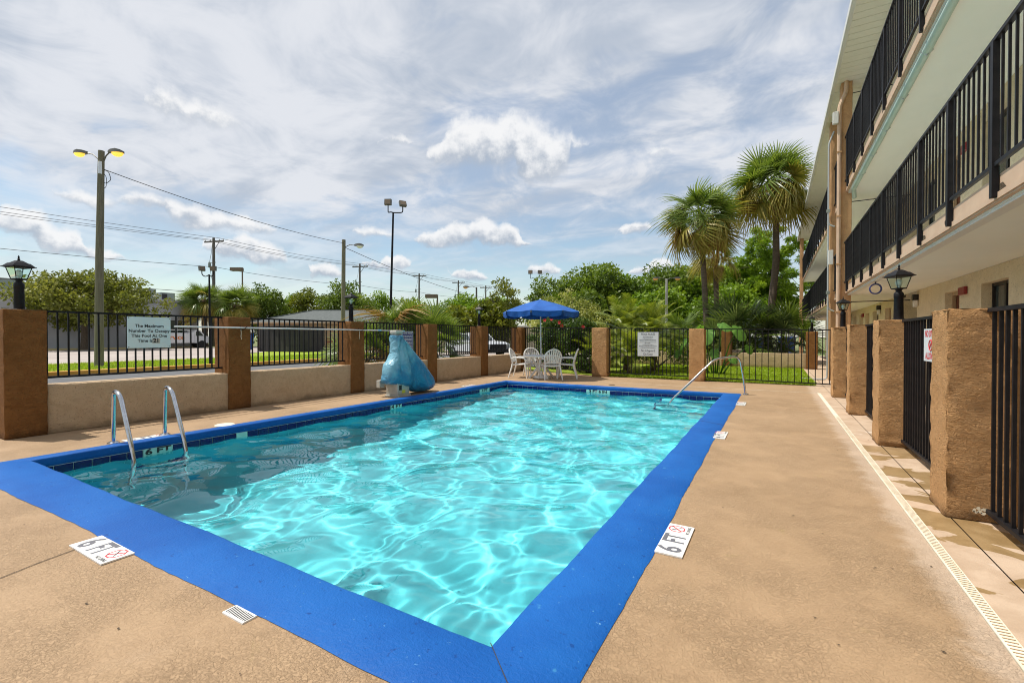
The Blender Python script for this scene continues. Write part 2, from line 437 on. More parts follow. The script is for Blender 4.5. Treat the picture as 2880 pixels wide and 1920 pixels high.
M['concrete'] = mat('concrete_pole', (0.50, 0.50, 0.43), 0.8, (0.44, 0.44, 0.38), 4.0)
M['lampmetal'] = mat('lamp_metal', (0.14, 0.135, 0.12), 0.5, metal=0.5)
M['sodium'] = mat('lit_sodium_lens', (0.9, 0.6, 0.1), 0.2, emit=((1.0, 0.56, 0.08), 1.15))
M['sodiumdim'] = mat('amber_lens', (0.75, 0.42, 0.12), 0.25, emit=((1.0, 0.5, 0.12), 0.12))
M['bronze'] = mat('bronze_box', (0.17, 0.12, 0.075), 0.5)
M['wire'] = mat('black_wire', (0.012, 0.012, 0.014), 0.6)
M['bldgwhite'] = mat('white_block_wall', (0.50, 0.50, 0.53), 0.85, (0.45, 0.45, 0.48), 0.6)
M['acgrey'] = mat('unit_grey', (0.21, 0.25, 0.23), 0.6, (0.26, 0.30, 0.275), 0.8)
M['housewall'] = mat('house_wall', (0.44, 0.30, 0.185), 0.85, (0.40, 0.27, 0.16), 0.8)
M['housebrick'] = mat('house_base', (0.25, 0.12, 0.06), 0.85, (0.30, 0.15, 0.075), 3.0)
M['creamwall'] = mat('cream_wall', (0.55, 0.48, 0.33), 0.85, (0.50, 0.43, 0.29), 0.7)
M['screen'] = mat('charcoal_boards', (0.028, 0.026, 0.026), 0.85, (0.045, 0.042, 0.040), 3.0)
M['bin'] = mat('blue_bin', (0.03, 0.10, 0.40), 0.5, (0.05, 0.14, 0.48), 2.0)
M['carwhite'] = mat('white_car_paint', (0.72, 0.73, 0.76), 0.25, coat=0.5)
M['tyre'] = mat('tyre', (0.02, 0.02, 0.02), 0.8)
M['orange'] = mat('orange_print', (0.72, 0.20, 0.02), 0.5)
M['bark'] = mat('bark', (0.085, 0.062, 0.042), 0.95, (0.14, 0.105, 0.075), 4.0, stretch=(5, 5, 1), bump=0.03, bs=9)
M['palmbark'] = mat('palm_bark', (0.165, 0.125, 0.09), 0.95, (0.105, 0.078, 0.055), 3.0, stretch=(1, 1, 9), bump=0.02, bs=6)
M['boots'] = mat('palm_boots', (0.14, 0.095, 0.05), 0.95, (0.07, 0.045, 0.025), 7.0, bump=0.03, bs=12)
M['thatch'] = mat('dry_stem', (0.40, 0.30, 0.13), 0.8, (0.30, 0.21, 0.09), 5.0)
M['lf_oak'] = leafmat('oak_leaves', (0.046, 0.082, 0.010), (0.125, 0.190, 0.021), (0.250, 0.325, 0.044))
M['lf_grass'] = leafmat('grass_blades', (0.180, 0.280, 0.010), (0.300, 0.410, 0.020), (0.430, 0.520, 0.055))
M['lf_bright'] = leafmat('bright_leaves', (0.070, 0.130, 0.009), (0.165, 0.270, 0.016), (0.310, 0.420, 0.036))
M['lf_olive'] = leafmat('olive_leaves', (0.095, 0.118, 0.020), (0.190, 0.210, 0.040), (0.320, 0.315, 0.080), 0.4)
M['lf_yellow'] = leafmat('yellow_green_leaves', (0.090, 0.120, 0.012), (0.175, 0.205, 0.020), (0.290, 0.290, 0.040))
M['lf_hib'] = leafmat('glossy_leaves', (0.022, 0.050, 0.012), (0.060, 0.110, 0.022), (0.150, 0.215, 0.045), rough=0.3)
M['lf_vari'] = leafmat('variegated_leaves', (0.120, 0.165, 0.022), (0.360, 0.380, 0.100), (0.640, 0.610, 0.300))
M['lf_pine'] = leafmat('pine_needles', (0.090, 0.170, 0.010), (0.200, 0.310, 0.018), (0.340, 0.440, 0.040), 0.42)
M['flower'] = mat('red_petals', (0.55, 0.03, 0.025), 0.6)
M['fr_green'] = leafmat('fan_green', (0.070, 0.120, 0.020), (0.135, 0.200, 0.036), (0.240, 0.300, 0.075), 0.38, 0.35)
M['fr_olive'] = leafmat('fan_olive', (0.170, 0.175, 0.026), (0.330, 0.290, 0.055), (0.500, 0.400, 0.110), 0.38, 0.4)
M['fr_dry'] = leafmat('fan_dry', (0.200, 0.110, 0.035), (0.360, 0.220, 0.075), (0.520, 0.350, 0.150), 0.3, 0.6)
M['fr_blue'] = leafmat('palmetto_green', (0.050, 0.085, 0.034), (0.110, 0.160, 0.066), (0.220, 0.265, 0.125), 0.3, 0.35)
M['fr_date'] = leafmat('date_green', (0.090, 0.140, 0.012), (0.200, 0.255, 0.026), (0.370, 0.400, 0.075), 0.35, 0.35)
M['ear'] = leafmat('elephant_ear', (0.070, 0.180, 0.030), (0.130, 0.280, 0.050), (0.210, 0.380, 0.085), 0.35, 0.35)

# ---------------------------------------------------------------- geometry helpers
def root_of(o):
    while o.parent is not None:
        o = o.parent
    return o

class MB:
    """collects verts and faces in world (or prototype) coordinates; build() links ONE mesh object"""
    def __init__(s):
        s.v = []; s.f = []
    def add(s, vs, fs):
        b = len(s.v)
        s.v.extend([tuple(p) for p in vs]); s.f.extend([tuple(i + b for i in f) for f in fs])
        return s
    def box(s, x0, x1, y0, y1, z0, z1, bev=0.0):
        if bev <= 0:
            return s.add([(x0, y0, z0), (x1, y0, z0), (x1, y1, z0), (x0, y1, z0), (x0, y0, z1), (x1, y0, z1), (x1, y1, z1), (x0, y1, z1)],
                         [(0, 3, 2, 1), (4, 5, 6, 7), (0, 1, 5, 4), (1, 2, 6, 5), (2, 3, 7, 6), (3, 0, 4, 7)])
        bm = bmesh.new()
        bmesh.ops.create_cube(bm, size=1.0)
        bmesh.ops.scale(bm, vec=(x1 - x0, y1 - y0, z1 - z0), verts=bm.verts)
        bmesh.ops.translate(bm, vec=((x0 + x1) / 2, (y0 + y1) / 2, (z0 + z1) / 2), verts=bm.verts)
        bmesh.ops.bevel(bm, geom=bm.edges[:], offset=bev, segments=2, affect='EDGES', profile=0.5)
        bm.verts.index_update()
        s.add([v.co for v in bm.verts], [[v.index for v in f.verts] for f in bm.faces])
        bm.free()
        return s
    def obox(s, c, ax, ay, az, hx, hy, hz):
        c = Vector(c); ax = Vector(ax).normalized(); ay = Vector(ay).normalized(); az = Vector(az).normalized()
        vs = [c + ax * (i * hx) + ay * (j * hy) + az * (k * hz) for k in (-1, 1) for j, i in ((-1, -1), (-1, 1), (1, 1), (1, -1))]
        return s.add(vs, [(0, 3, 2, 1), (4, 5, 6, 7), (0, 1, 5, 4), (1, 2, 6, 5), (2, 3, 7, 6), (3, 0, 4, 7)])
    def tube(s, pts, rad, n=8, cap=True):
        pts = [Vector(p) for p in pts]
        if not hasattr(rad, '__len__'):
            rad = [rad] * len(pts)
        prev = None; rings = []
        for i, p in enumerate(pts):
            a = pts[max(i - 1, 0)]; b = pts[min(i + 1, len(pts) - 1)]
            t = (b - a)
            t = t.normalized() if t.length > 1e-9 else Vector((0, 0, 1))
            if prev is None:
                h = Vector((1, 0, 0)) if abs(t.x) < 0.8 else Vector((0, 1, 0))
                u = t.cross(h).normalized()
            else:
                u = (prev - t * prev.dot(t)).normalized()
            prev = u
            w_ = t.cross(u)
            rings.append([p + (u * math.cos(2 * math.pi * k / n) + w_ * math.sin(2 * math.pi * k / n)) * rad[i] for k in range(n)])
        vs = [q for r in rings for q in r]
        fs = []
        for i in range(len(rings) - 1):
            for k in range(n):
                k2 = (k + 1) % n
                fs.append((i * n + k, i * n + k2, (i + 1) * n + k2, (i + 1) * n + k))
        if cap:
            fs.append(tuple(range(n - 1, -1, -1))); fs.append(tuple((len(rings) - 1) * n + k for k in range(n)))
        return s.add(vs, fs)
    def lathe(s, prof, c=(0, 0, 0), n=20):
        vs = []; fs = []
        for r, z in prof:
            for k in range(n):
                a = 2 * math.pi * k / n
                vs.append((c[0] + r * math.cos(a), c[1] + r * math.sin(a), c[2] + z))
        for i in range(len(prof) - 1):
            for k in range(n):
                k2 = (k + 1) % n
                fs.append((i * n + k, i * n + k2, (i + 1) * n + k2, (i + 1) * n + k))
        fs.append(tuple(range(n - 1, -1, -1))); fs.append(tuple((len(prof) - 1) * n + k for k in range(n)))
        return s.add(vs, fs)
    def frustum(s, c, z0, a0, z1, a1, n=4, rot=math.pi / 4):
        vs = []
        for z, a in ((z0, a0), (z1, a1)):
            r = a * math.sqrt(2) if n == 4 else a
            for k in range(n):
                t = rot + 2 * math.pi * k / n
                vs.append((c[0] + r * math.cos(t), c[1] + r * math.sin(t), z))
        fs = [(k, (k + 1) % n, n + (k + 1) % n, n + k) for k in range(n)]
        fs += [tuple(range(n - 1, -1, -1)), tuple(range(n, 2 * n))]
        return s.add(vs, fs)
    def prism(s, poly, axis, a, b):
        n = len(poly)
        def P(u, v, w_):
            return {'x': (w_, u, v), 'y': (u, w_, v), 'z': (u, v, w_)}[axis]
        vs = [P(u, v, a) for u, v in poly] + [P(u, v, b) for u, v in poly]
        fs = [(k, (k + 1) % n, n + (k + 1) % n, n + k) for k in range(n)] + [tuple(range(n - 1, -1, -1)), tuple(range(n, 2 * n))]
        return s.add(vs, fs)
    def build(s, name, m, parent=None, smooth=False):
        off = Vector((0, 0, 0))
        if parent is not None:
            off = root_of(parent).location
        me = bpy.data.meshes.new(name)
        me.from_pydata([(p[0] - off[0], p[1] - off[1], p[2] - off[2]) for p in s.v], [], s.f)
        bm = bmesh.new(); bm.from_mesh(me)
        bmesh.ops.recalc_face_normals(bm, faces=bm.faces)
        bm.to_mesh(me); bm.free()
        if smooth:
            me.polygons.foreach_set('use_smooth', [True] * len(me.polygons))
            if smooth != 'all':
                me.set_sharp_from_angle(angle=R(42))
        me.materials.append(M[m] if isinstance(m, str) else m)
        o = bpy.data.objects.new(name, me)
        col.objects.link(o)
        if parent is not None:
            o.parent = parent
        return o

def tag(o, label, cat=None, group=None, kind=None):
    if label: o['label'] = label
    if cat: o['category'] = cat
    if group: o['group'] = group
    if kind: o['kind'] = kind
    return o
def thing(name, label, cat, loc=(0, 0, 0), group=None):
    o = bpy.data.objects.new(name, None)
    col.objects.link(o)
    o.location = loc
    o.empty_display_size = 0.2
    return tag(o, label, cat, group)
def struct(o):
    o['kind'] = 'structure'
    return o
def inst(src, parent, loc, rot=None, scale=None, name=None):
    """an object that shares src's mesh, placed in the local space of its parent's root"""
    o = bpy.data.objects.new(name or src.name.split('.')[0], src.data)
    col.objects.link(o)
    o.parent = parent
    o.location = loc
    if rot is not None: o.rotation_euler = rot
    if scale is not None: o.scale = scale
    return o
def copy_tree(o, parent=None):
    c = o.copy()
    col.objects.link(c)
    c.parent = parent
    for ch in list(o.children):
        copy_tree(ch, c)
    return c
def np_mesh(name, V, F, m, parent=None, attr=None, smooth=False, link=True):
    """V (n,3), F (k,3|4) arrays, already local"""
    me = bpy.data.meshes.new(name)
    V = np.asarray(V, np.float32); F = np.asarray(F, np.int32)
    me.vertices.add(len(V)); me.vertices.foreach_set('co', V.ravel())
    k = F.shape[1]
    me.loops.add(F.size); me.loops.foreach_set('vertex_index', F.ravel())
    me.polygons.add(len(F)); me.polygons.foreach_set('loop_start', np.arange(0, F.size, k, dtype=np.int32))
    if smooth:
        me.polygons.foreach_set('use_smooth', np.ones(len(F), bool))
    me.update(calc_edges=True)
    if attr is not None:
        a = me.attributes.new('v', 'FLOAT', 'POINT')
        a.data.foreach_set('value', np.asarray(attr, np.float32))
    me.materials.append(M[m] if isinstance(m, str) else m)
    if not link:
        return me
    o = bpy.data.objects.new(name, me)
    col.objects.link(o)
    if parent is not None:
        o.parent = parent
    return o
def text_mesh(name, s, size, m, parent, origin, xdir, ydir, align='CENTER', bold=0.0, lift=0.0, squeeze=1.0):
    """flat lettering: baseline along xdir, up along ydir, in world coordinates"""
    cu = bpy.data.curves.new(name, 'FONT')
    cu.body = s; cu.size = size; cu.align_x = align; cu.align_y = 'CENTER'
    cu.offset = bold; cu.resolution_u = 3
    cu.space_line = 1.0
    tmp = bpy.data.objects.new('tmp_text', cu)
    col.objects.link(tmp)
    dg = bpy.context.evaluated_depsgraph_get()
    me = bpy.data.meshes.new_from_object(tmp.evaluated_get(dg))
    bpy.data.objects.remove(tmp); bpy.data.curves.remove(cu)
    me.name = name
    x = Vector(xdir).normalized(); y = Vector(ydir).normalized(); z = x.cross(y)
    off = root_of(parent).location
    o0 = Vector(origin) + z * lift - off
    for v in me.vertices:
        v.co = o0 + x * (v.co.x * squeeze) + y * v.co.y
    me.materials.clear(); me.materials.append(M[m])
    o = bpy.data.objects.new(name, me)
    col.objects.link(o)
    o.parent = parent
    return o
def smooth_path(pts, rad=0.1, n=6):
    """round the inner corners of a polyline"""
    pts = [Vector(p) for p in pts]
    out = [pts[0]]
    for i in range(1, len(pts) - 1):
        a, b, c = pts[i - 1], pts[i], pts[i + 1]
        r = min(rad if not hasattr(rad, '__len__') else rad[i - 1], (a - b).length * 0.49, (c - b).length * 0.49)
        p = b + (a - b).normalized() * r; q = b + (c - b).normalized() * r
        for k in range(n + 1):
            t = k / n
            out.append(p * (1 - t) ** 2 + b * 2 * t * (1 - t) + q * t * t)
    out.append(pts[-1])
    return out
def rough_block(name, m, x0, x1, y0, y1, z0, z1, jit=0.004, step=0.09, seed=0, parent=None, bev=0.012):
    """a rendered block: subdivided, edges eased, surface uneven"""
    bm = bmesh.new()
    bmesh.ops.create_cube(bm, size=1.0)
    bmesh.ops.scale(bm, vec=(x1 - x0, y1 - y0, z1 - z0), verts=bm.verts)
    bmesh.ops.translate(bm, vec=((x0 + x1) / 2, (y0 + y1) / 2, (z0 + z1) / 2), verts=bm.verts)
    bmesh.ops.bevel(bm, geom=bm.edges[:], offset=bev, segments=2, affect='EDGES', profile=0.6)
    for ax, a, b in ((0, x0, x1), (1, y0, y1), (2, z0, z1)):
        k = int((b - a) / step)
        nv = Vector((0, 0, 0)); nv[ax] = 1
        for i in range(1, k):
            co = Vector((0, 0, 0)); co[ax] = a + (b - a) * i / k
            bmesh.ops.bisect_plane(bm, geom=bm.verts[:] + bm.edges[:] + bm.faces[:], plane_co=co, plane_no=nv)
    rr = random.Random(seed)
    for v in bm.verts:
        j = Vector((rr.uniform(-jit, jit), rr.uniform(-jit, jit), rr.uniform(-jit, jit) * 0.5))
        if v.co.z < z0 + 0.02: j.z = 0
        v.co += j
    off = root_of(parent).location if parent is not None else Vector((0, 0, 0))
    bmesh.ops.translate(bm, vec=-off, verts=bm.verts)
    me = bpy.data.meshes.new(name)
    bm.to_mesh(me); bm.free()
    me.polygons.foreach_set('use_smooth', [True] * len(me.polygons))
    me.materials.append(M[m])
    o = bpy.data.objects.new(name, me)
    col.objects.link(o)
    if parent is not None: o.parent = parent
    return o

# ================================================================ SETTING
PX0, PX1, PY0, PY1 = -6.73, -1.03, 1.60, 11.37      # pool opening
def sheet(name, m, polys, z, thick=0.0):
    mb = MB()
    for p in polys:
        mb.add([(x, y, z) for x, y in p], [tuple(range(len(p)))])
    return struct(mb.build(name, m))
sheet('ground', 'earth', [[(-900, -700), (900, -700), (900, PY0 - .3), (-900, PY0 - .3)], [(-900, PY1 + .3), (900, PY1 + .3), (900, 1200), (-900, 1200)],
      [(-900, PY0 - .3), (PX0 - .3, PY0 - .3), (PX0 - .3, PY1 + .3), (-900, PY1 + .3)], [(PX1 + .3, PY0 - .3), (900, PY0 - .3), (900, PY1 + .3), (PX1 + .3, PY1 + .3)]], -0.12)
sheet('parking_lot', 'asphalt', [[(-21.2, -50), (-8.6, -50), (-8.6, 26), (-21.2, 26)]], -0.03)
sheet('service_road', 'palelot', [[(-62.9, -60), (-27.6, -60), (-27.6, 13.5), (-36, 22.0), (-36, 60), (-62.9, 60)], ], -0.05)
sheet('far_parking_lot', 'palelot', [[(-34.0, 24.2), (-9.2, 24.2), (-9.2, 60), (-34.0, 60)]], -0.04)
sheet('lawn_strip', 'grass', [[(-27.6, -40), (-21.5, -40), (-21.5, 24.2), (-36, 24.2), (-36, 22.0), (-27.6, 13.5)]], 0.07)
sheet('lawn', 'grass', [[(-9.0, 15.9), (-5.25, 14.42), (0.80, 14.42), (1.02, 15.4), (0.95, 17.2), (0.98, 21.7), (-9.0, 21.7)]], 0.012)
sheet('planting_bed', 'mulch', [[(-9.2, 21.72), (1.0, 21.72), (1.0, 40), (-9.2, 40)]], 0.30)
sheet('walkway', 'damp', [[(1.104, -5), (3.2, -5), (3.2, 37), (1.104, 37)]], 0.0)
sheet('drain_margin', 'damp', [[(0.905, -5), (1.096, -5), (1.096, 37), (0.905, 37)]], 0.0)
sheet('walkway_joint', 'darkgap', [[(0.80, -5), (1.2, -5), (1.2, 37), (0.80, 37)]], -0.015)
# parking stripes
mb = MB()
for y in np.arange(-14, 26, 2.75):
    mb.add([(-14.2, y, -0.025), (-8.9, y + 0.6, -0.025), (-8.9, y + 0.7, -0.025), (-14.2, y + 0.1, -0.025)], [(0, 1, 2, 3)])
struct(mb.build('parking_stripes', 'paint'))
# kerbs
mb = MB(); mb.box(-21.5, -21.2, -40, 24.5, -0.1, 0.11, 0.03); struct(mb.build('kerb', 'kerb'))
mb = MB()
for y in np.arange(-12, 13, 2.6):
    mb.box(-27.85, -27.6, y, y + 2.2, -0.1, 0.10, 0.02)
struct(mb.build('kerb', 'kerbpale'))
mb = MB(); mb.box(-62.0, -61.7, -40, 30.0, -0.1, 0.14, 0.02); struct(mb.build('kerb', 'kerbpale'))
# deck
d = sheet('pool_deck', 'deck', [
    [(-8.9, -5), (0.84, -5), (0.84, PY0 - 0.02), (PX1 + 0.02, PY0 - 0.02), (PX0 - 0.02, PY0 - 0.02), (-8.9, PY0 - 0.02)],
    [(-8.9, PY0 - 0.02), (PX0 - 0.02, PY0 - 0.02), (PX0 - 0.02, PY1 + 0.02), (-8.9, PY1 + 0.02)],
    [(PX1 + 0.02, PY0 - 0.02), (0.84, PY0 - 0.02), (0.84, PY1 + 0.02), (PX1 + 0.02, PY1 + 0.02)],
    [(-8.9, PY1 + 0.02), (PX0 - 0.02, PY1 + 0.02), (PX1 + 0.02, PY1 + 0.02), (0.84, PY1 + 0.02), (0.84, 12.585), (0.905, 12.585), (0.905, 14.42), (-5.25, 14.42), (-8.9, 15.9)]], 0.0)
mb = MB()
def strip2(mb, a, b, w_, z):
    a = Vector((a[0], a[1], 0)); b = Vector((b[0], b[1], 0)); t = (b - a).normalized(); n = Vector((-t.y, t.x, 0)) * (w_ / 2)
    mb.add([(p.x, p.y, z) for p in (a - n, b - n, b + n, a + n)], [(0, 1, 2, 3)])
strip2(mb, (-6.0, 12.62), (0.84, 12.55), 0.022, 0.004)
mb.build('caulk_line', 'strip', d)
mb = MB()
pp = [(-3.70, 1.08), (-3.66, 0.90), (-3.60, 0.72), (-3.52, 0.4), (-3.50, -0.6)]
for a, b in zip(pp[:-1], pp[1:]):
    strip2(mb, a, b, 0.007, 0.004)
mb.build('crack', 'darkgap', d)
mb = MB()
pp = [(-0.62, 7.25), (-0.30, 7.16), (0.06, 7.20), (0.40, 7.08), (0.83, 7.11)]
for a, b in zip(pp[:-1], pp[1:]):
    strip2(mb, a, b, 0.004, 0.004)
mb.build('crack', 'trim', d)
rr = random.Random(5)
mb = MB()
for i in range(70):                                # chips and grit lying about
    x, y = rr.uniform(-0.5, 1.3), rr.uniform(1.6, 8.0)
    if rr.random() < 0.4: x, y = rr.uniform(-6, -0.6), rr.uniform(0.2, 1.1)
    s_ = rr.uniform(0.002, 0.007); a = rr.uniform(0, 6.28)
    mb.add([(x + s_ * math.cos(a + q) * (1 if q_ % 2 else 1.9), y + s_ * math.sin(a + q), 0.006) for q_, q in enumerate((0, 1.5, 3.1, 4.6))], [(0, 1, 2, 3)])
tag(mb.build('grit', 'darkgap', d), None, kind='stuff')

# slotted drain strip along the deck edge
t = thing('drain_strip', 'long cream slotted drain strip set in the deck beside the right fence', 'drain', (0.872, 4, 0))
mb = MB(); mb.box(0.842, 0.902, -5, 12.58, -0.05, 0.006); mb.build('channel_cover', 'strip', t)
mb = MB()
for y in np.arange(0.5, 9.0, 0.026):
    mb.add([(0.850, y, 0.0085), (0.895, y + 0.004, 0.0085), (0.895, y + 0.010, 0.0085), (0.850, y + 0.006, 0.0085)], [(0, 1, 2, 3)])
tag(mb.build('slots', 'trim', t), None, kind='stuff')

# ---------------------------------------------------------------- pool basin
def depth(y):
    f = (y - PY0) / (PY1 - PY0)
    f = min(max((f - 0.30) / 0.55, 0), 1); f = f * f * (3 - 2 * f)
    return -1.80 + 0.72 * f
mb = MB()
ys = [PY0 - .012 + (PY1 - PY0 + .024) * i / 40 for i in range(41)]
x0, x1 = PX0 - 0.012, PX1 + 0.012
vs = []; fs = []
for y in ys:
    vs += [(x0, y, -0.10), (x0, y, depth(y) + 0.15), (x0 + 0.15, y, depth(y)), (x1 - 0.15, y, depth(y)), (x1, y, depth(y) + 0.15), (x1, y, -0.10)]
for i in range(40):
    for j in range(5):
        a = i * 6 + j
        fs.append((a, a + 1, a + 7, a + 6))
fs.append(tuple(range(6))); fs.append(tuple(40 * 6 + j for j in range(5, -1, -1)))
mb.add(vs, fs)
basin = struct(mb.build('pool_basin', 'plaster', None, True))
# tiles along the waterline
TL = 0.16
def tile_mesh(w_, name='tile'):
    q = MB(); q.box(-w_ / 2, w_ / 2, -0.006, 0.006, -0.075, 0.075, 0.003)
    return q
proto = None
def put_tile(x, y, rz, m='navy', w_=TL - 0.007):
    global proto
    if proto is None:
        proto = tile_mesh(w_).build('tile', 'navy', basin)
        o = proto
    else:
        o = inst(proto, basin, (0, 0, 0))
    o.location = (x, y, -0.168); o.rotation_euler = (0, 0, rz)
    o.cycles.is_caustics_receiver = True
    return o
mb = MB()
mb.box(PX0 - 0.011, PX0 + 0.0005, PY0, PY1, -0.25, -0.088); mb.box(PX0, PX1, PY1 - 0.0005, PY1 + 0.011, -0.25, -0.088)
mb.box(PX1 - 0.0005, PX1 + 0.011, PY0, PY1, -0.25, -0.088); mb.box(PX0, PX1, PY0 - 0.011, PY0 + 0.0005, -0.25, -0.088)
gr = mb.build('grout_bed', 'grout', basin)
skip_left = [(2.56, 2.88), (3.68, 3.84), (6.72, 7.04), (9.92, 10.40)]
skip_far = [(-4.31, -3.67)]
n = int((PY1 - PY0) / TL)
for i in range(n):
    y = PY0 + TL * (i + 0.5)
    if not any(a < y < b for a, b in skip_left):
        put_tile(PX0 + 0.004, y, math.pi / 2)
n = int((PX1 - PX0) / TL)
for i in range(n):
    x = PX0 + 0.02 + TL * (i + 0.5)
    if not any(a < x < b for a, b in skip_far):
        put_tile(x, PY1 - 0.004, 0)
# depth marks on the tile band
def mark(name, label, s, a, b, side, size=0.10):
    if side == 'left':
        ct = (PX0, (a + b) / 2, -0.168)
        t = thing(name, label, 'depth marker', ct)
        q = MB(); q.box(PX0 - 0.004, PX0 + 0.009, a, b, -0.243, -0.093, 0.003); q.build('panel', 'teal_tile', t)
        if s:
            text_mesh('lettering', s, size, 'inkblack', t, (PX0 + 0.0105, (a + b) / 2, -0.130), (0, 1, 0), (0, 0, 1), bold=0.004, squeeze=1.5)
    else:
        ct = ((a + b) / 2, PY1, -0.168)
        t = thing(name, label, 'depth marker', ct)
        q = MB(); q.box(a, b, PY1 - 0.009, PY1 + 0.004, -0.243, -0.093, 0.003); q.build('panel', 'teal_tile', t)
        text_mesh('lettering', s, size, 'inkblack', t, ((a + b) / 2, PY1 - 0.0105, -0.130), (1, 0, 0), (0, 0, 1), bold=0.004, squeeze=1.3)
    return t
mark('depth_marker', 'pale waterline tile reading 6 FT behind the pool ladder', '6 FT', 2.563, 2.877, 'left')
mark('blank_marker', 'blank teal waterline tile to the right of the pool ladder', '', 3.683, 3.837, 'left')
mark('depth_marker', 'pale waterline tile reading 4 FT below the covered pool lift', '4 FT', 6.723, 7.037, 'left')
mark('depth_marker', 'pale waterline tile on the left pool wall near the far corner', '4 FT', 9.923, 10.397, 'left')
mark('depth_marker', 'pale waterline tile reading 3 FT 6 IN on the far pool wall', '3 FT 6 IN', -4.307, -3.673, 'far', 0.095)
# entry steps in the far right corner
st = []
for k, (ya, yb, xa, z) in enumerate(((10.97, 11.37, -2.35, -0.40), (10.57, 10.97, -2.35, -0.64), (10.17, 10.57, -2.35, -0.88))):
    q = MB(); q.box(xa - 0.0, PX1, ya, yb + 0.01 * k, -1.5, z, 0.01)
    st.append(q.build('step', 'plaster', basin))
    q = MB(); q.box(xa - 0.004, PX1, ya - 0.004, ya + 0.03, z - 0.02, z + 0.004); q.box(xa - 0.004, xa + 0.03, ya + 0.03, yb, z - 0.02, z + 0.004)
    st.append(q.build('step_edge', 'navy', basin))
for o in [basin, gr] + st:
    o.cycles.is_caustics_receiver = True

# coping: painted concrete lip, wavering paint edge
ci = [(PX0, PY0), (PX1, PY0), (PX1, PY1), (PX0, PY1)]
co = [(PX0 - 0.19, PY0 - 0.47), (PX1 + 0.40, PY0 - 0.34), (PX1 + 0.37, PY1 + 0.13), (PX0 - 0.16, PY1 + 0.17)]
rr = random.Random(11)
mb = MB()
for s_ in range(4):
    a, b = Vector((*ci[s_], 0)), Vector((*ci[(s_ + 1) % 4], 0)); A, B = Vector((*co[s_], 0)), Vector((*co[(s_ + 1) % 4], 0))
    n = max(8, int((b - a).length / 0.07))
    ph = [rr.uniform(0, 6.28) for _ in range(5)]
    vs = []; fs = []
    for i in range(n + 1):
        u = i / n
        p = a.lerp(b, u); q = A.lerp(B, u)
        w_ = (q - p)
        e = 0 if i in (0, n) else 1
        L = u * (b - a).length
        jo = (0.012 * math.sin(L * 0.9 + ph[0]) + 0.006 * math.sin(L * 3.1 + ph[1]) + 0.003 * math.sin(L * 9.3 + ph[2]) + rr.uniform(-.003, .003)) * e
        ji = (0.006 * math.sin(L * 2.3 + ph[3]) + 0.004 * math.sin(L * 7.7 + ph[4]) + rr.uniform(-.002, .002)) * e
        wd = w_.normalized()
        q = q + wd * jo; p = p + wd * ji
        wl = (q - p).length
        jz = rr.uniform(-.0012, .0012)
        for dd, z in ((0.02, -0.092), (0.0, -0.088), (-0.004, -0.05), (0.0, -0.012), (0.008, 0.002), (0.03, 0.010 + jz), (wl * 0.5, 0.012 + jz), (wl - 0.03, 0.011), (wl, 0.003)):
            r_ = p + wd * dd
            vs.append((r_.x, r_.y, z))
    for i in range(n):
        for j in range(8):
            k = i * 9 + j
            fs.append((k, k + 9, k + 10, k + 1))
    mb.add(vs, fs)
cop = struct(mb.build('pool_coping', 'blue', None, 'all'))
mb = MB()
for a, b in (((-1.02, 7.50), (-0.645, 7.27)), ((-1.03, 1.60), (-0.66, 1.27))):
    strip2(mb, a, b, 0.0035 if a[1] < 3 else 0.010, 0.0150)
mb.build('joint', 'darkgap', cop)

# water
nx, ny = 320, 540
Xg, Yg = np.meshgrid(np.linspace(PX0 - .006, PX1 + .006, nx), np.linspace(PY0 - .006, PY1 + .006, ny))
rng = np.random.RandomState(4)
Z = np.zeros_like(Xg)
for i in range(64):
    L = math.exp(rng.uniform(math.log(.42), math.log(1.35))); kk = 2 * math.pi / L
    a = rng.uniform(0, 6.283)
    Z += .00255 * L * np.sin(kk * (Xg * math.cos(a) + Yg * math.sin(a)) + rng.uniform(0, 7))
for i in range(26):
    L = math.exp(rng.uniform(math.log(.12), math.log(.34))); kk = 2 * math.pi / L
    a = rng.normal(0, .8) + 2.35
    Z += .0010 * L * np.sin(kk * (Xg * math.cos(a) + Yg * math.sin(a)) + rng.uniform(0, 7))
for (cx_, cy_, L, A, sg) in ((-2.1, 10.5, .35, .006, .9), (-6.5, 2.6, .30, .006, .8), (-3.4, 2.6, .42, .005, .8), (-2.2, 4.4, .5, .006, .9), (-5.3, 5.6, .4, .004, 1.0)):
    r_ = np.hypot(Xg - cx_, Yg - cy_)
    Z += A * np.sin(2 * math.pi * r_ / L) * np.exp(-(r_ / sg) ** 2)
Z -= .158
V = np.stack([Xg, Yg, Z], -1).reshape(-1, 3)
idx = np.arange(nx * ny).reshape(ny, nx)
F = np.stack([idx[:-1, :-1], idx[:-1, 1:], idx[1:, 1:], idx[1:, :-1]], -1).reshape(-1, 4)
wm = bpy.data.materials.new('pool_water')
wm.use_nodes = True
b = wm.node_tree.nodes['Principled BSDF']
b.inputs['Base Color'].default_value = (0.90, 0.985, 0.985, 1)
b.inputs['Roughness'].default_value = 0.0
b.inputs['IOR'].default_value = 1.333
b.inputs['Transmission Weight'].default_value = 1.0
water = struct(np_mesh('water', V, F, wm, smooth=True))
water.cycles.is_caustics_caster = True

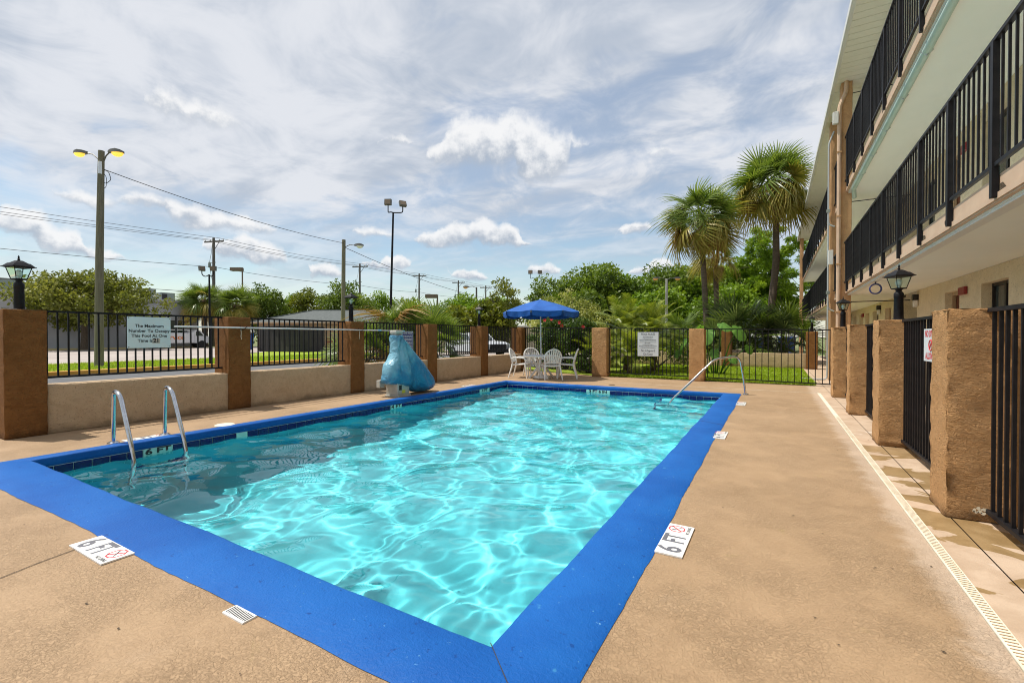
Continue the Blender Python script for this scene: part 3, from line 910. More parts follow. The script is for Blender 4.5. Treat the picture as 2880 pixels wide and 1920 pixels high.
# ================================================================ POOL ENCLOSURE
LX, LXB = -8.37, -8.84          # front and back of the left pillars
FXL = -8.60                     # left fence plane
LP = [(1.745, 2.14), (4.46, 4.85), (7.15, 7.535), (9.815, 10.20), (12.475, 12.87), (15.20, 15.60)]
LLAB = ['brown stucco pillar at the left picture edge with a black lantern on top',
        'brown stucco pillar holding the reach pole, right of the occupancy sign',
        'brown stucco pillar left of the pool lift, lantern and pole hook on it',
        'brown stucco pillar right behind the covered pool lift',
        'brown stucco pillar with a lantern in front of the white vehicle',
        'brown stucco corner pillar beside the patio table at the far left corner']
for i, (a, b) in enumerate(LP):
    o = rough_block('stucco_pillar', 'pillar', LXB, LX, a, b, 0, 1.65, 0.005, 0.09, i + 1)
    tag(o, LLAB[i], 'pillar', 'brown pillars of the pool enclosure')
WLAB = ['low tan stucco wall behind the pool ladder under the occupancy sign', 'low tan stucco wall between the ladder and the covered lift',
        'low tan stucco wall behind the covered pool lift', 'low tan stucco wall below the white vehicle, right of the lift', 'low tan stucco wall behind the left patio chair']
for i in range(5):
    a, b = LP[i][1], LP[i + 1][0]
    o = rough_block('low_wall', 'lowwall', LXB + 0.08, LX - 0.03, a - 0.01, b + 0.01, 0, 0.65, 0.003, 0.14, 40 + i)
    tag(o, WLAB[i], 'wall', 'low walls between the left pillars')

BAR = None
def bar_proto(parent, h):
    q = MB(); q.box(-0.011, 0.011, -0.011, 0.011, 0.0, h)
    return q.build('bar', 'black', parent)
def fence(label, p0, p1, z0, z1, z0b, z1b, pitch, group, tw=0.02, ends=0.06):
    """panel between two points in plan; bottom rail z0..z0b, top rail z1..z1b"""
    A = Vector((p0[0], p0[1], 0)); B = Vector((p1[0], p1[1], 0))
    t = thing('fence_panel', label, 'fence', (A.x, A.y, 0), group)
    d_ = (B - A); L = d_.length; u = d_.normalized(); nrm = Vector((-u.y, u.x, 0)); up_ = Vector((0, 0, 1))
    def railbox(name, za, zb, hh):
        q = MB()
        a = A - u * ends + up_ * za; b = B + u * ends + up_ * zb
        m_ = (a + b) / 2; ax = (b - a)
        q.obox(m_, ax, nrm, ax.cross(nrm), ax.length / 2, tw, hh)
        return q.build(name, 'black', t)
    railbox('bottom_rail', z0, z0b, 0.014)
    railbox('top_rail', z1, z1b, 0.014)
    h = z1 - z0 - 0.028
    pr = None
    n = max(2, int(round(L / pitch)))
    for i in range(n):
        f = (i + 0.5) / n
        lo = z0 + (z0b - z0) * f + 0.013
        loc = u * (L * f) + up_ * lo
        if pr is None:
            q = MB(); q.box(-0.0095, 0.0095, -0.0095, 0.0095, 0, h)
            pr = q.build('bar', 'black'); pr.parent = t
            o = pr
        else:
            o = inst(pr, t, (0, 0, 0))
        o.location = loc
        o.rotation_euler = (random.uniform(-.003, .003), random.uniform(-.003, .003), math.atan2(u.y, u.x))
        o.scale = (1, 1, (z1 + (z1b - z1) * f - lo - 0.013) / h)
    return t
G1 = 'black metal fence panels round the pool'
FL = ['black fence panel carrying the pale occupancy sign', 'black fence panel in front of the dark bin enclosure', 'black fence panel behind the lift with the navy rules sign',
      'black fence panel in front of the white vehicle', 'black fence panel in front of the navy number board, by the far left corner']
for i in range(5):
    a, b = LP[i][1], LP[i + 1][0]
    fence(FL[i], (FXL, a), (FXL, b), 0.745, 1.645, 0.745, 1.645, 0.108, G1)
# far side
FY = 14.22
FP = [(-5.20, -4.70, 1.59), (-2.20, -1.78, 1.535)]
for (a, b, h), lb in zip(FP, ['tan stucco pillar of the far fence right of the patio table', 'tan stucco pillar of the far fence behind the pool handrail']):
    o = rough_block('stucco_pillar', 'pillar_lit', a, b, FY - 0.02, FY + 0.40, 0, h, 0.005, 0.09, int(h * 1000))
    tag(o, lb, 'pillar', 'brown pillars of the pool enclosure')
fence('black fence panel slanting behind the patio table in front of the shrubs', (-8.37, 15.42), (-5.20, 14.42), 0.17, 1.64, 0.15, 1.585, 0.118, G1)
fence('black far fence panel carrying the white pool rules sign', (-4.70, FY + .1), (-2.20, FY + .1), 0.14, 1.575, 0.12, 1.53, 0.1185, G1)
fence('wide black far fence panel in front of the sunny lawn', (-1.78, FY + .1), (1.30, FY + .1), 0.115, 1.525, 0.065, 1.475, 0.157, G1)
# right side
RXP = (1.07, 1.48)
RP = [(4.40, 4.785), (6.88, 7.27), (9.37, 9.72), (11.84, 12.27)]
RLAB = ['big brown stucco pillar nearest the camera on the right, chipped at its foot', 'brown stucco pillar on the right with the tall black lantern',
        'brown stucco pillar, third from the camera along the right fence', 'brown stucco pillar at the far end of the right fence with a lantern']
for (a, b), lb in zip(RP, RLAB):
    o = rough_block('stucco_pillar', 'pillar_lit', RXP[0], RXP[1], a, b, 0, 1.50, 0.009, 0.07, int(a * 100))
    tag(o, lb, 'pillar', 'brown pillars of the pool enclosure')
RXF = 1.30
RF = [('black fence panel cut off by the right picture edge', 2.15, 4.40), ('black fence panel with the red and white no diving sign', 4.785, 6.88),
      ('black fence panel between the second and third right pillars', 7.27, 9.37), ('black fence panel nearest the far end of the right fence', 9.72, 11.84)]
for lb, a, b in RF:
    fence(lb, (RXF, a), (RXF, b), 0.085, 1.485, 0.085, 1.485, 0.1, G1, 0.022)
# chipped render at the foot of the near pillar
rr = random.Random(3)
for i in range(9):
    x = rr.uniform(1.215, 1.275); z = rr.uniform(0.025, 0.10); s_ = rr.uniform(.006, .016)
    mb = MB(); mb.add([(x + s_ * math.cos(a) * rr.uniform(.6, 1.3), 4.3965, z + s_ * math.sin(a) * rr.uniform(.5, 1)) for a in (0, .9, 1.8, 2.7, 3.6, 4.5, 5.4)], [tuple(range(7))])
    mb.build('chip', 'strip', bpy.data.objects['stucco_pillar.008'])

# ---------------------------------------------------------------- lanterns
def make_lantern():
    t = thing('lantern', 'x', 'lantern', (0, 0, 0), 'black lanterns on the pillars')
    q = MB(); q.lathe([(0.075, 0), (0.075, 0.012), (0.056, 0.02), (0.052, 0.30), (0.055, 0.305), (0.055, 0.36), (0.046, 0.375), (0.034, 0.39), (0.034, 0.405), (0.05, 0.42)], n=16)
    q.build('post', 'black', t, True)
    q = MB(); q.frustum((0, 0), 0.42, 0.058, 0.435, 0.062)
    for sx_ in (-1, 1):
        for sy_ in (-1, 1):
            q.tube([(sx_ * .058, sy_ * .058, .43), (sx_ * .092, sy_ * .092, .585)], .006, 4)
    q.frustum((0, 0), 0.58, 0.096, 0.592, 0.125); q.build('cage', 'black', t)
    q = MB(); q.frustum((0, 0), 0.592, 0.130, 0.602, 0.128); q.frustum((0, 0), 0.602, 0.118, 0.645, 0.082); q.frustum((0, 0), 0.645, 0.072, 0.682, 0.030)
    q.lathe([(0.018, 0.68), (0.012, 0.69), (0.02, 0.70), (0.008, 0.712), (0.012, 0.73), (0.003, 0.755)], n=8)
    q.build('roof', 'black', t)
    q = MB()
    for k in range(4):
        a = k * math.pi / 2
        c, s_ = math.cos(a), math.sin(a)
        vs = []
        for (w_, dd, z) in ((-.055, .058, .437), (.055, .058, .437), (.088, .091, .578), (-.088, .091, .578)):
            vs.append((c * dd - s_ * w_, s_ * dd + c * w_, z))
        q.add(vs, [(0, 1, 2, 3)])
    q.build('glass_pane', 'lampglass', t)
    q = MB(); q.lathe([(0.018, .435), (0.018, .46), (0.03, .47), (0.036, .50), (0.034, .53), (0.02, .555)], n=10); q.build('bulb', 'bulb', t, True)
    return t
lan = make_lantern()
spots = [((-8.61, 1.94, 1.65), 'black lantern on the pillar at the left picture edge'),
         ((-8.61, 7.35, 1.65), 'black lantern on the pillar left of the pool lift'),
         ((-8.61, 12.68, 1.65), 'small black lantern between the palm clump and the umbrella'),
         ((1.28, 7.06, 1.50), 'large black lantern on the right fence below the motel ceiling'),
         ((1.26, 12.05, 1.50), 'black lantern in front of the motel column on the right'),
         ((1.27, 21.85, 1.50), 'small distant lantern on the garden wall pillar')]
for i, (p, lb) in enumerate(spots):
    o = lan if i == 0 else copy_tree(lan)
    o.location = p; o['label'] = lb
    o.scale = (0.95,) * 3 if p[0] < 0 else (0.88,) * 3
    o.rotation_euler = (0, 0, [0.25, 0.1, 0.2, 0.42, 0.3, 0.2][i])

# ---------------------------------------------------------------- signs
def board(name, label, cat, mm, corners_c, xd, w_, h_, th=0.008):
    x = Vector(xd).normalized(); z = Vector((0, 0, 1)); n = x.cross(z)
    t = thing(name, label, cat, corners_c)
    q = MB(); q.obox(corners_c, x, n, z, w_ / 2, th / 2, h_ / 2)
    q.build('board', mm, t)
    return t, x, n
# occupancy sign, readable from the pool: x direction along +y
c = (-8.565, 3.36, 1.367)
t, x, n = board('occupancy_sign', 'pale blue sign on the left fence reading The Maximum Number To Occupy', 'sign', 'signpale', c, (0, 1, 0), 0.575, 0.485)
for i, s_ in enumerate(['The Maximum', 'Number To Occupy', 'This Pool At One']):
    text_mesh('lettering', s_, 0.066, 'inkblack', t, (-8.5585, 3.36, 1.467 - i * 0.077), (0, 1, 0), (0, 0, 1), bold=0.0015)
text_mesh('lettering', 'Time Is', 0.066, 'inkblack', t, (-8.5585, 3.30, 1.236), (0, 1, 0), (0, 0, 1), bold=0.0015)
q = MB(); q.box(-8.562, -8.5595, 3.395, 3.50, 1.198, 1.274); q.build('number_plate', 'greybox', t)
text_mesh('number', '21', 0.090, 'inkblack', t, (-8.5585, 3.448, 1.238), (0, 1, 0), (0, 0, 1), bold=0.004, squeeze=0.9)
q = MB()
for dy_ in (-.27, .27):
    for dz_ in (-.225, .225):
        q.tube([(-8.562, 3.36 + dy_, 1.367 + dz_), (-8.556, 3.36 + dy_, 1.367 + dz_)], .006, 6)
q.build('bolt', 'dark', t)
# white pool rules
c = (-3.41, FY + 0.075, 1.07)
t, x, n = board('rules_sign', 'white pool rules sign on the far fence, no lifeguard on duty', 'sign', 'signwhite', c, (1, 0, 0), 0.635, 0.745)
fy = FY + 0.069
text_mesh('lettering', 'POOL RULES', 0.092, 'ink', t, (-3.41, fy, 1.375), (1, 0, 0), (0, 0, 1), bold=0.0012, squeeze=0.82)
text_mesh('lettering', 'No Lifeguard', 0.098, 'ink', t, (-3.41, fy, 0.868), (1, 0, 0), (0, 0, 1), bold=0.001, squeeze=0.82)
text_mesh('lettering', 'On Duty', 0.098, 'ink', t, (-3.41, fy, 0.760), (1, 0, 0), (0, 0, 1), bold=0.001, squeeze=0.82)
rr = random.Random(9)
q = MB()
for k, wd in enumerate([0.30, 0.32, 0.52, 0.48, 0.20, 0.33, 0.54, 0.45]):
    z = 1.295 - k * 0.0475
    xx = -3.41 - wd / 2
    while xx < -3.41 + wd / 2 - .02:
        ww = rr.uniform(.018, .055)
        q.box(xx, min(xx + ww, -3.41 + wd / 2), fy - .0015, fy, z - .007, z + .007)
        xx += ww + .011
tag(q.build('small_print', 'ink', t), None, kind='stuff')
# navy rules sign behind the lift
c = (-8.555, 9.18, 1.16)
t, x, n = board('rules_sign', 'navy and white pool rules sign on the left fence behind the lift', 'sign', 'signwhite', c, (0, 1, 0), 0.43, 0.57)
q = MB(); q.box(-8.5495, -8.548, 8.985, 9.375, 0.895, 1.425); q.build('panel', 'signblue', t)
text_mesh('lettering', 'POOL RULES', 0.062, 'signwhite', t, (-8.546, 9.18, 1.385), (0, 1, 0), (0, 0, 1), bold=0.001, squeeze=0.92)
q = MB()
for k in range(11):
    z = 1.32 - k * 0.038; yy = 9.005
    while yy < 9.345:
        ww = rr.uniform(.03, .10)
        q.box(-8.548, -8.5465, yy, min(yy + ww, 9.355), z - .008, z + .008)
        yy += ww + .015
tag(q.build('small_print', 'signwhite', t), None, kind='stuff')
# no diving sign on the right fence (faces -x)
c = (1.268, 5.665, 1.22)
t, x, n = board('no_diving_sign', 'red and white no diving allowed sign on the right fence', 'sign', 'signwhite', c, (0, -1, 0), 0.46, 0.31)
text_mesh('lettering', 'NO DIVING', 0.085, 'red', t, (1.2630, 5.665, 1.325), (0, -1, 0), (0, 0, 1), bold=0.003, squeeze=0.85)
text_mesh('lettering', 'ALLOWED', 0.085, 'red', t, (1.2630, 5.665, 1.115), (0, -1, 0), (0, 0, 1), bold=0.003, squeeze=0.85)
q = MB()
pts = [(1.2625, 5.665 + 0.05 * math.cos(a), 1.22 + 0.05 * math.sin(a)) for a in [k * math.pi / 8 for k in range(17)]]
q.tube(pts, .006, 4); q.tube([(1.2625, 5.63, 1.255), (1.2625, 5.70, 1.185)], .006, 4)
q.build('pictogram', 'red', t)

# ---------------------------------------------------------------- deck depth markers
def deck_marker(label, cx_, cy_, rz, kind, n3=True, size=0.160):
    """three ceramic tiles in a row, top edge toward local +y"""
    t = thing('deck_marker', label, 'depth marker', (cx_, cy_, 0))
    ex = Vector((math.cos(rz), math.sin(rz), 0)); ey = Vector((-math.sin(rz), math.cos(rz), 0))
    C = Vector((cx_, cy_, 0))
    for k in (-1, 0, 1):
        q = MB(); p = C + ex * (k * size) + Vector((0, 0, 0.006))
        q.obox(p, ex, ey, (0, 0, 1), size / 2 - 0.0018, size / 2, 0.0045)
        q.build('tile', 'white_tile', t)
    z = 0.0112
    text_mesh('number', kind, 0.195, 'ink', t, C + ex * (-size) + Vector((0, 0, z)), ex, ey, bold=0.004, squeeze=0.85)
    text_mesh('lettering', 'FT', 0.180, 'ink', t, C + Vector((0, 0, z)), ex, ey, bold=0.005, squeeze=0.66)
    if n3:
        P = C + ex * size + ey * 0.020 + Vector((0, 0, z))
        q = MB()
        r0, r1 = 0.055, 0.046
        vs = []; fs = []
        for k in range(8):
            a = math.pi / 8 + k * math.pi / 4
            for r_ in (r0, r1):
                vs.append(P + (ex * math.cos(a) + ey * math.sin(a)) * r_)
        for k in range(8):
            k2 = (k + 1) % 8
            fs.append((k * 2, k2 * 2, k2 * 2 + 1, k * 2 + 1))
        q.add(vs, fs)
        dgn = (ex + ey).normalized(); dn = (ey - ex).normalized()
        q.add([P + dgn * .05 + dn * .005, P - dgn * .05 + dn * .005, P - dgn * .05 - dn * .005, P + dgn * .05 - dn * .005], [(0, 1, 2, 3)])
        q.build('prohibition_mark', 'red', t)
        q = MB()
        q.add([P + dn * .036 + dgn * .004, P - dn * .036 + dgn * .003, P - dn * .036 - dgn * .003, P + dn * .036 - dgn * .003 + Vector((0, 0, .0005))], [(0, 1, 2, 3)])
        q.build('diver_mark', 'inkblack', t)
        text_mesh('small_print', 'NO DIVING', 0.030, 'inkblack', t, C + ex * size - ey * 0.055 + Vector((0, 0, z)), ex, ey, bold=0.0005, squeeze=0.80)
    return t
deck_marker('white 6 FT no diving tiles beside the near blue pool edge', -3.545, 1.135, R(0), '6')
deck_marker('white 6 FT no diving tiles beside the right pool edge near the camera', -0.545, 3.03, R(90), '6')
deck_marker('white 4 FT tiles beside the middle of the right pool edge', -0.625, 6.55, R(90), '4')
deck_marker('white 3 FT tiles at the far end of the right pool edge', -0.565, 9.82, R(90), '3')
deck_marker('white 6 FT tiles between the feet of the pool ladder', -6.975, 2.70, R(90), '6')
deck_marker('white deck tiles at the left pool edge beyond the lift', -7.01, 9.85, R(90), '4')
# deck grate
t = thing('deck_grate', 'white slotted vent grate in the deck by the near pool edge', 'grate', (-2.16, 1.19, 0))
q = MB(); q.box(-2.245, -2.075, 1.157, 1.225, -0.004, 0.009, 0.003); q.build('plate', 'white_tile', t)
q = MB()
for k in range(12):
    x = -2.232 + k * 0.0132
    q.box(x, x + 0.0055, 1.168, 1.214, 0.0085, 0.0102)
tag(q.build('slots', 'dark', t), None, kind='stuff')
for (x, y), lb in (((-6.99, 3.66), 'round cream skimmer lid in the deck right of the pool ladder'),):
    q = MB(); q.lathe([(0.13, 0), (0.13, 0.010), (0.118, 0.016), (0.03, 0.019)], (x, y, 0), 28)
    tag(q.build('skimmer_lid', 'strip', None, True), lb, 'lid')
q = MB(); q.lathe([(0.085, 0.001), (0.085, 0.006), (0.05, 0.008)], (-3.82, 11.98, 0), 20)
tag(q.build('drain_cover', 'darkgap', None, True), 'small dark round drain cover in the deck beyond the far pool edge', 'drain')

# ================================================================ POOL FITTINGS
# ladder
t = thing('pool_ladder', 'polished steel pool ladder with two hoop rails at the left', 'ladder', (-6.97, 2.63, 0))
for y in (2.36, 2.90):
    pth = smooth_path([(-6.985, y, 0.0), (-6.975, y, 0.30), (-6.955, y, 0.655), (-6.78, y, 0.60), (-6.49, y, 0.02), (-6.43, y, -0.16), (-6.43, y, -1.15)], [0.1, 0.10, 0.12, 0.10, 0.06], 7)
    q = MB(); q.tube(pth, 0.0245, 14); rail = q.build('rail', 'steel', t, True)
    rail.cycles.is_caustics_receiver = True
    q = MB(); q.lathe([(0.062, 0), (0.062, 0.012), (0.04, 0.024), (0.026, 0.03)], (-6.985, y, 0.0), 20); q.build('flange', 'steel', rail, True)
for z in (-0.46, -0.74, -1.02):
    q = MB(); q.box(-6.49, -6.38, 2.36, 2.90, z - 0.02, z + 0.01, 0.006); o = q.build('tread', 'steel', t); o.cycles.is_caustics_receiver = True
# handrail at the entry steps
B0 = Vector((-0.57, 11.49, 0)); dv = Vector((-0.833, -0.553, 0))
def hp(s_, z): return B0 + dv * s_ + Vector((0, 0, z))
t = thing('pool_handrail', 'bent steel handrail over the entry steps at the far right corner', 'handrail', tuple(B0))
pth = smooth_path([hp(0, 0), hp(0.06, 0.40), hp(0.15, 0.865), hp(0.72, 0.80), hp(1.72, -0.12), hp(1.80, -0.30), hp(1.80, -0.75)], [0.1, 0.16, 0.14, 0.1, 0.06], 7)
q = MB(); q.tube(pth, 0.0225, 14); o = q.build('rail', 'steel', t, True); o.cycles.is_caustics_receiver = True
q = MB(); q.lathe([(0.065, 0), (0.065, 0.012), (0.04, 0.024), (0.026, 0.03)], tuple(B0), 20); q.build('flange', 'steel', t, True)

# reach pole on its hooks
t = thing('reach_pole', 'long silver reach pole hung level along the left fence', 'pole', (-8.30, 3.6, 1.45))
q = MB(); q.tube([(-8.305, 3.59, 1.462), (-8.305, 7.95, 1.452)], 0.0145, 12); q.build('outer_tube', 'alu', t, True)
q = MB(); q.tube([(-8.305, 7.94, 1.452), (-8.305, 8.72, 1.446)], 0.0110, 12); q.build('inner_tube', 'alu', t, True)
q = MB(); q.tube([(-8.305, 7.90, 1.452), (-8.305, 7.99, 1.452)], 0.022, 12); q.tube([(-8.305, 8.72, 1.446), (-8.305, 8.80, 1.445)], 0.015, 10); q.build('collar', 'cover', t, True)
for y, lb in ((4.66, 'black pole hook with a dangling cord on the pillar right of the occupancy sign'), (7.36, 'black pole hook with a dangling cord on the pillar left of the lift')):
    h = thing('pole_hook', lb, 'hook', (-8.37, y, 1.45), 'hooks holding the reach pole')
    q = MB(); q.tube(smooth_path([(-8.37, y, 1.50), (-8.36, y, 1.425), (-8.29, y + .02, 1.425), (-8.262, y + .07, 1.49)], .02, 4), 0.006, 6); q.build('hook', 'black', h, True)
    q = MB(); q.tube([(-8.345, y, 1.43), (-8.345, y + .004, 1.36), (-8.34, y - .004, 1.30), (-8.342, y + .008, 1.25)], 0.005, 5); q.build('cord', 'strip', h, True)

# pool lift under its cover
t = thing('pool_lift', 'grey pool lift under a faded teal vinyl cover beside the pool', 'pool lift', (-7.2, 7.4, 0))
q = MB(); q.box(-7.375, -7.03, 7.24, 7.60, 0.03, 0.33, 0.012); q.box(-7.40, -7.00, 7.22, 7.62, 0.0, 0.03, 0.004); q.build('base', 'greybox', t)
q = MB(); q.box(-7.0295, -7.0265, 7.28, 7.36, 0.14, 0.25); q.build('slot', 'dark', t)
q = MB(); q.box(-7.0295, -7.0255, 7.37, 7.47, 0.07, 0.14); q.build('label', 'yellow', t)
q = MB(); q.box(-7.28, -7.12, 7.29, 7.46, 0.33, 1.40, 0.02); q.box(-7.30, -7.10, 7.27, 7.48, 1.36, 1.44, 0.02); q.build('mast', 'greybox', t)
q = MB(); q.box(-7.44, -7.34, 7.02, 7.16, 0.20, 0.36, 0.01); q.build('bracket', 'greybox', t)
# cover: lofted rings, folds radiating from the mast
LV = [(1.335, 7.275, 7.485, .115), (1.30, 7.265, 7.50, .135), (1.20, 7.265, 7.60, .15), (1.08, 7.265, 7.74, .165), (0.95, 7.255, 7.90, .185), (0.82, 7.185, 8.05, .205), (0.70, 7.075, 8.19, .22),
      (0.58, 7.035, 8.315, .235), (0.46, 7.01, 8.43, .245), (0.36, 6.995, 8.52, .25), (0.30, 7.03, 8.57, .245), (0.24, 7.34, 8.605, .235), (0.16, 7.62, 8.60, .215), (0.09, 7.74, 8.54, .18), (0.045, 7.85, 8.43, .13), (0.025, 8.0, 8.28, .06)]
NS, NR = 96, 64
vs = []; fs = []
lz = [l[0] for l in LV][::-1]
for r_ in range(NR + 1):
    z = LV[0][0] + (LV[-1][0] - LV[0][0]) * (r_ / NR)
    ya = np.interp(z, lz, [l[1] for l in LV][::-1]); yb = np.interp(z, lz, [l[2] for l in LV][::-1]); hw = np.interp(z, lz, [l[3] for l in LV][::-1])
    cy_ = (ya + yb) / 2; hy = (yb - ya) / 2
    for k in range(NS):
        a = 2 * math.pi * k / NS
        cx_, sy_ = math.cos(a), math.sin(a)
        ee = 0.82
        X = math.copysign(abs(cx_) ** ee, cx_); Y = math.copysign(abs(sy_) ** ee, sy_)
        yy = cy_ + hy * Y
        fan = math.atan2(yy - 7.38, max(1.42 - z, .05))           # folds fan out from the mast head
        fold = 0.024 * (abs(math.sin(fan * 7 + 0.6)) * 2 - 1) + 0.012 * (abs(math.sin(fan * 15 + 1.2 * z)) * 2 - 1)
        left = max(0.0, min(1.0, (7.62 - yy) / 0.25))
        fold += left * (0.014 * (abs(math.sin(z * 7 + yy * 8)) * 2 - 1) + 0.008 * (abs(math.sin(z * 15 - yy * 11)) * 2 - 1))
        fold *= min(1, hw * 6) * (0.5 + 0.5 * min(1, z * 6))
        crease = -0.085 * math.exp(-((yy - (7.50 + 0.18 * (1.3 - z))) / 0.035) ** 2) * (1 if X > 0 else 0.2) * min(1, (1.34 - z) * 5)
        xx = -7.20 + (hw + fold + crease) * X
        rr_ = 1 + 0.008 * math.sin(z * 17 + a * 2)
        vs.append((xx, cy_ + hy * Y * rr_, z + (0.012 * math.sin(yy * 30) if 0.2 < z < 0.36 else 0)))
for r_ in range(NR):
    for k in range(NS):
        k2 = (k + 1) % NS
        fs.append((r_ * NS + k, r_ * NS + k2, (r_ + 1) * NS + k2, (r_ + 1) * NS + k))
fs.append(tuple(NR * NS + k for k in range(NS)))
q = MB(); q.add(vs, fs)
q.build('cover', 'cover', t, 'all')

# ---------------------------------------------------------------- table, umbrella, chairs
TC = Vector((-6.40, 12.92, 0))
t = thing('patio_table', 'round white plastic patio table under the blue umbrella', 'table', tuple(TC))
q = MB(); q.lathe([(0.04, .672), (0.50, .672), (0.555, .668), (0.58, .68), (0.585, .70), (0.575, .712), (0.03, .716)], tuple(TC), 40); q.build('top', 'white', t, True)
for k in range(4):
    a = math.pi / 4 + k * math.pi / 2 + 0.12
    u = Vector((math.cos(a), math.sin(a), 0)); n = Vector((-u.y, u.x, 0))
    prof = [(0.46, 0.0), (0.40, 0.0), (0.06, 0.36), (0.34, 0.672), (0.44, 0.672), (0.16, 0.36)]
    q = MB()
    pts = [TC + u * r_ + Vector((0, 0, z)) for r_, z in prof]
    vs = [p - n * 0.022 for p in pts] + [p + n * 0.022 for p in pts]
    q.add(vs, [(5, 2, 1, 0), (5, 4, 3, 2), (6, 7, 8, 11), (8, 9, 10, 11)] + [(i, (i + 1) % 6, (i + 1) % 6 + 6, i + 6) for i in range(6)])
    q.build('leg', 'white', t)

ut = thing('patio_umbrella', 'open royal blue market umbrella over the patio table', 'umbrella', (TC.x, TC.y, 0))
q = MB(); q.tube([(TC.x, TC.y, 0.05), (TC.x - .03, TC.y - 0.02, 2.44)], 0.021, 12); q.build('pole', 'pole_white', ut, True)
q = MB(); q.lathe([(0.26, 0.0), (0.27, 0.02), (0.25, 0.06), (0.12, 0.085), (0.05, 0.10), (0.04, 0.22), (0.025, 0.22)], (TC.x, TC.y, 0), 28); q.build('base', 'white', ut, True)
UC = (TC.x - .03, TC.y - .02)
NP = 8; RU = 1.24; ZT, ZE = 2.47, 2.075
vs = []; fs = []
SEG = 12; RING = 10
def cano(a, f):
    """point on the canopy: f 0 top .. 1 edge; sagging between ribs"""
    kf = (a / (2 * math.pi) * NP) % 1.0
    sag = math.sin(math.pi * kf)
    chord = math.cos(math.pi / NP) / math.cos((kf - 0.5) * 2 * math.pi / NP)
    r_ = RU * f * (chord * (1 - 0.03 * sag))
    z = ZT - (ZT - ZE) * (0.72 * f + 0.28 * f * f) - 0.035 * sag * f * (1 - 0.3 * f)
    return r_, z
rot0 = R(14)
vs.append((UC[0], UC[1], ZT))
tot = NP * SEG
for i in range(1, RING + 1):
    f = i / RING
    for k in range(tot):
        a = 2 * math.pi * k / tot
        r_, z = cano(a, f)
        vs.append((UC[0] + r_ * math.cos(a + rot0), UC[1] + r_ * math.sin(a + rot0), z))
for k in range(tot):
    fs.append((0, 1 + k, 1 + (k + 1) % tot))
for i in range(RING - 1):
    for k in range(tot):
        k2 = (k + 1) % tot
        fs.append((1 + i * tot + k, 1 + (i + 1) * tot + k, 1 + (i + 1) * tot + k2, 1 + i * tot + k2))
q = MB(); q.add(vs, fs); can = q.build('canopy', 'umb', ut, True)
for p_ in range(NP):                                  # hanging valance, one flap per panel
    vs = []; fs = []
    nn = 12
    for j in range(5):
        g = j / 4
        for k in range(nn + 1):
            kf = 0.03 + 0.94 * k / nn
            a = 2 * math.pi * (p_ + kf) / NP
            r_, z = cano(a, 1.0)
            dep = 0.17 * (1 - 0.25 * (abs(kf - .5) * 2) ** 4)
            r2 = r_ - 0.02 * g + 0.020 * g * math.sin(kf * 17 + p_ * 2.1) 
            vs.append((UC[0] + r2 * math.cos(a + rot0), UC[1] + r2 * math.sin(a + rot0), z - dep * g))
    for j in range(4):
        for k in range(nn):
            b_ = j * (nn + 1) + k
            fs.append((b_, b_ + 1, b_ + nn + 2, b_ + nn + 1))
    q = MB(); q.add(vs, fs); q.build('valance', 'umb', can, True)
for p_ in range(NP):
    a = 2 * math.pi * p_ / NP + rot0
    r_, z = cano(2 * math.pi * p_ / NP, 1.0)
    q = MB(); q.tube([(UC[0], UC[1], ZT - 0.06), (UC[0] + r_ * .5 * math.cos(a), UC[1] + r_ * .5 * math.sin(a), ZT - .06 - (ZT - ZE) * .43), (UC[0] + r_ * math.cos(a), UC[1] + r_ * math.sin(a), z - .015)], 0.007, 5)
    q.tube([(UC[0], UC[1], 1.95), (UC[0] + r_ * .5 * math.cos(a), UC[1] + r_ * .5 * math.sin(a), ZT - .07 - (ZT - ZE) * .43)], 0.006, 5)
    q.build('rib', 'alu', ut, True)
q = MB(); q.lathe([(0.02, 2.46), (0.03, 2.475), (0.022, 2.50), (0.004, 2.51)], (UC[0], UC[1], 0), 12); q.build('finial', 'pole_white', ut, True)

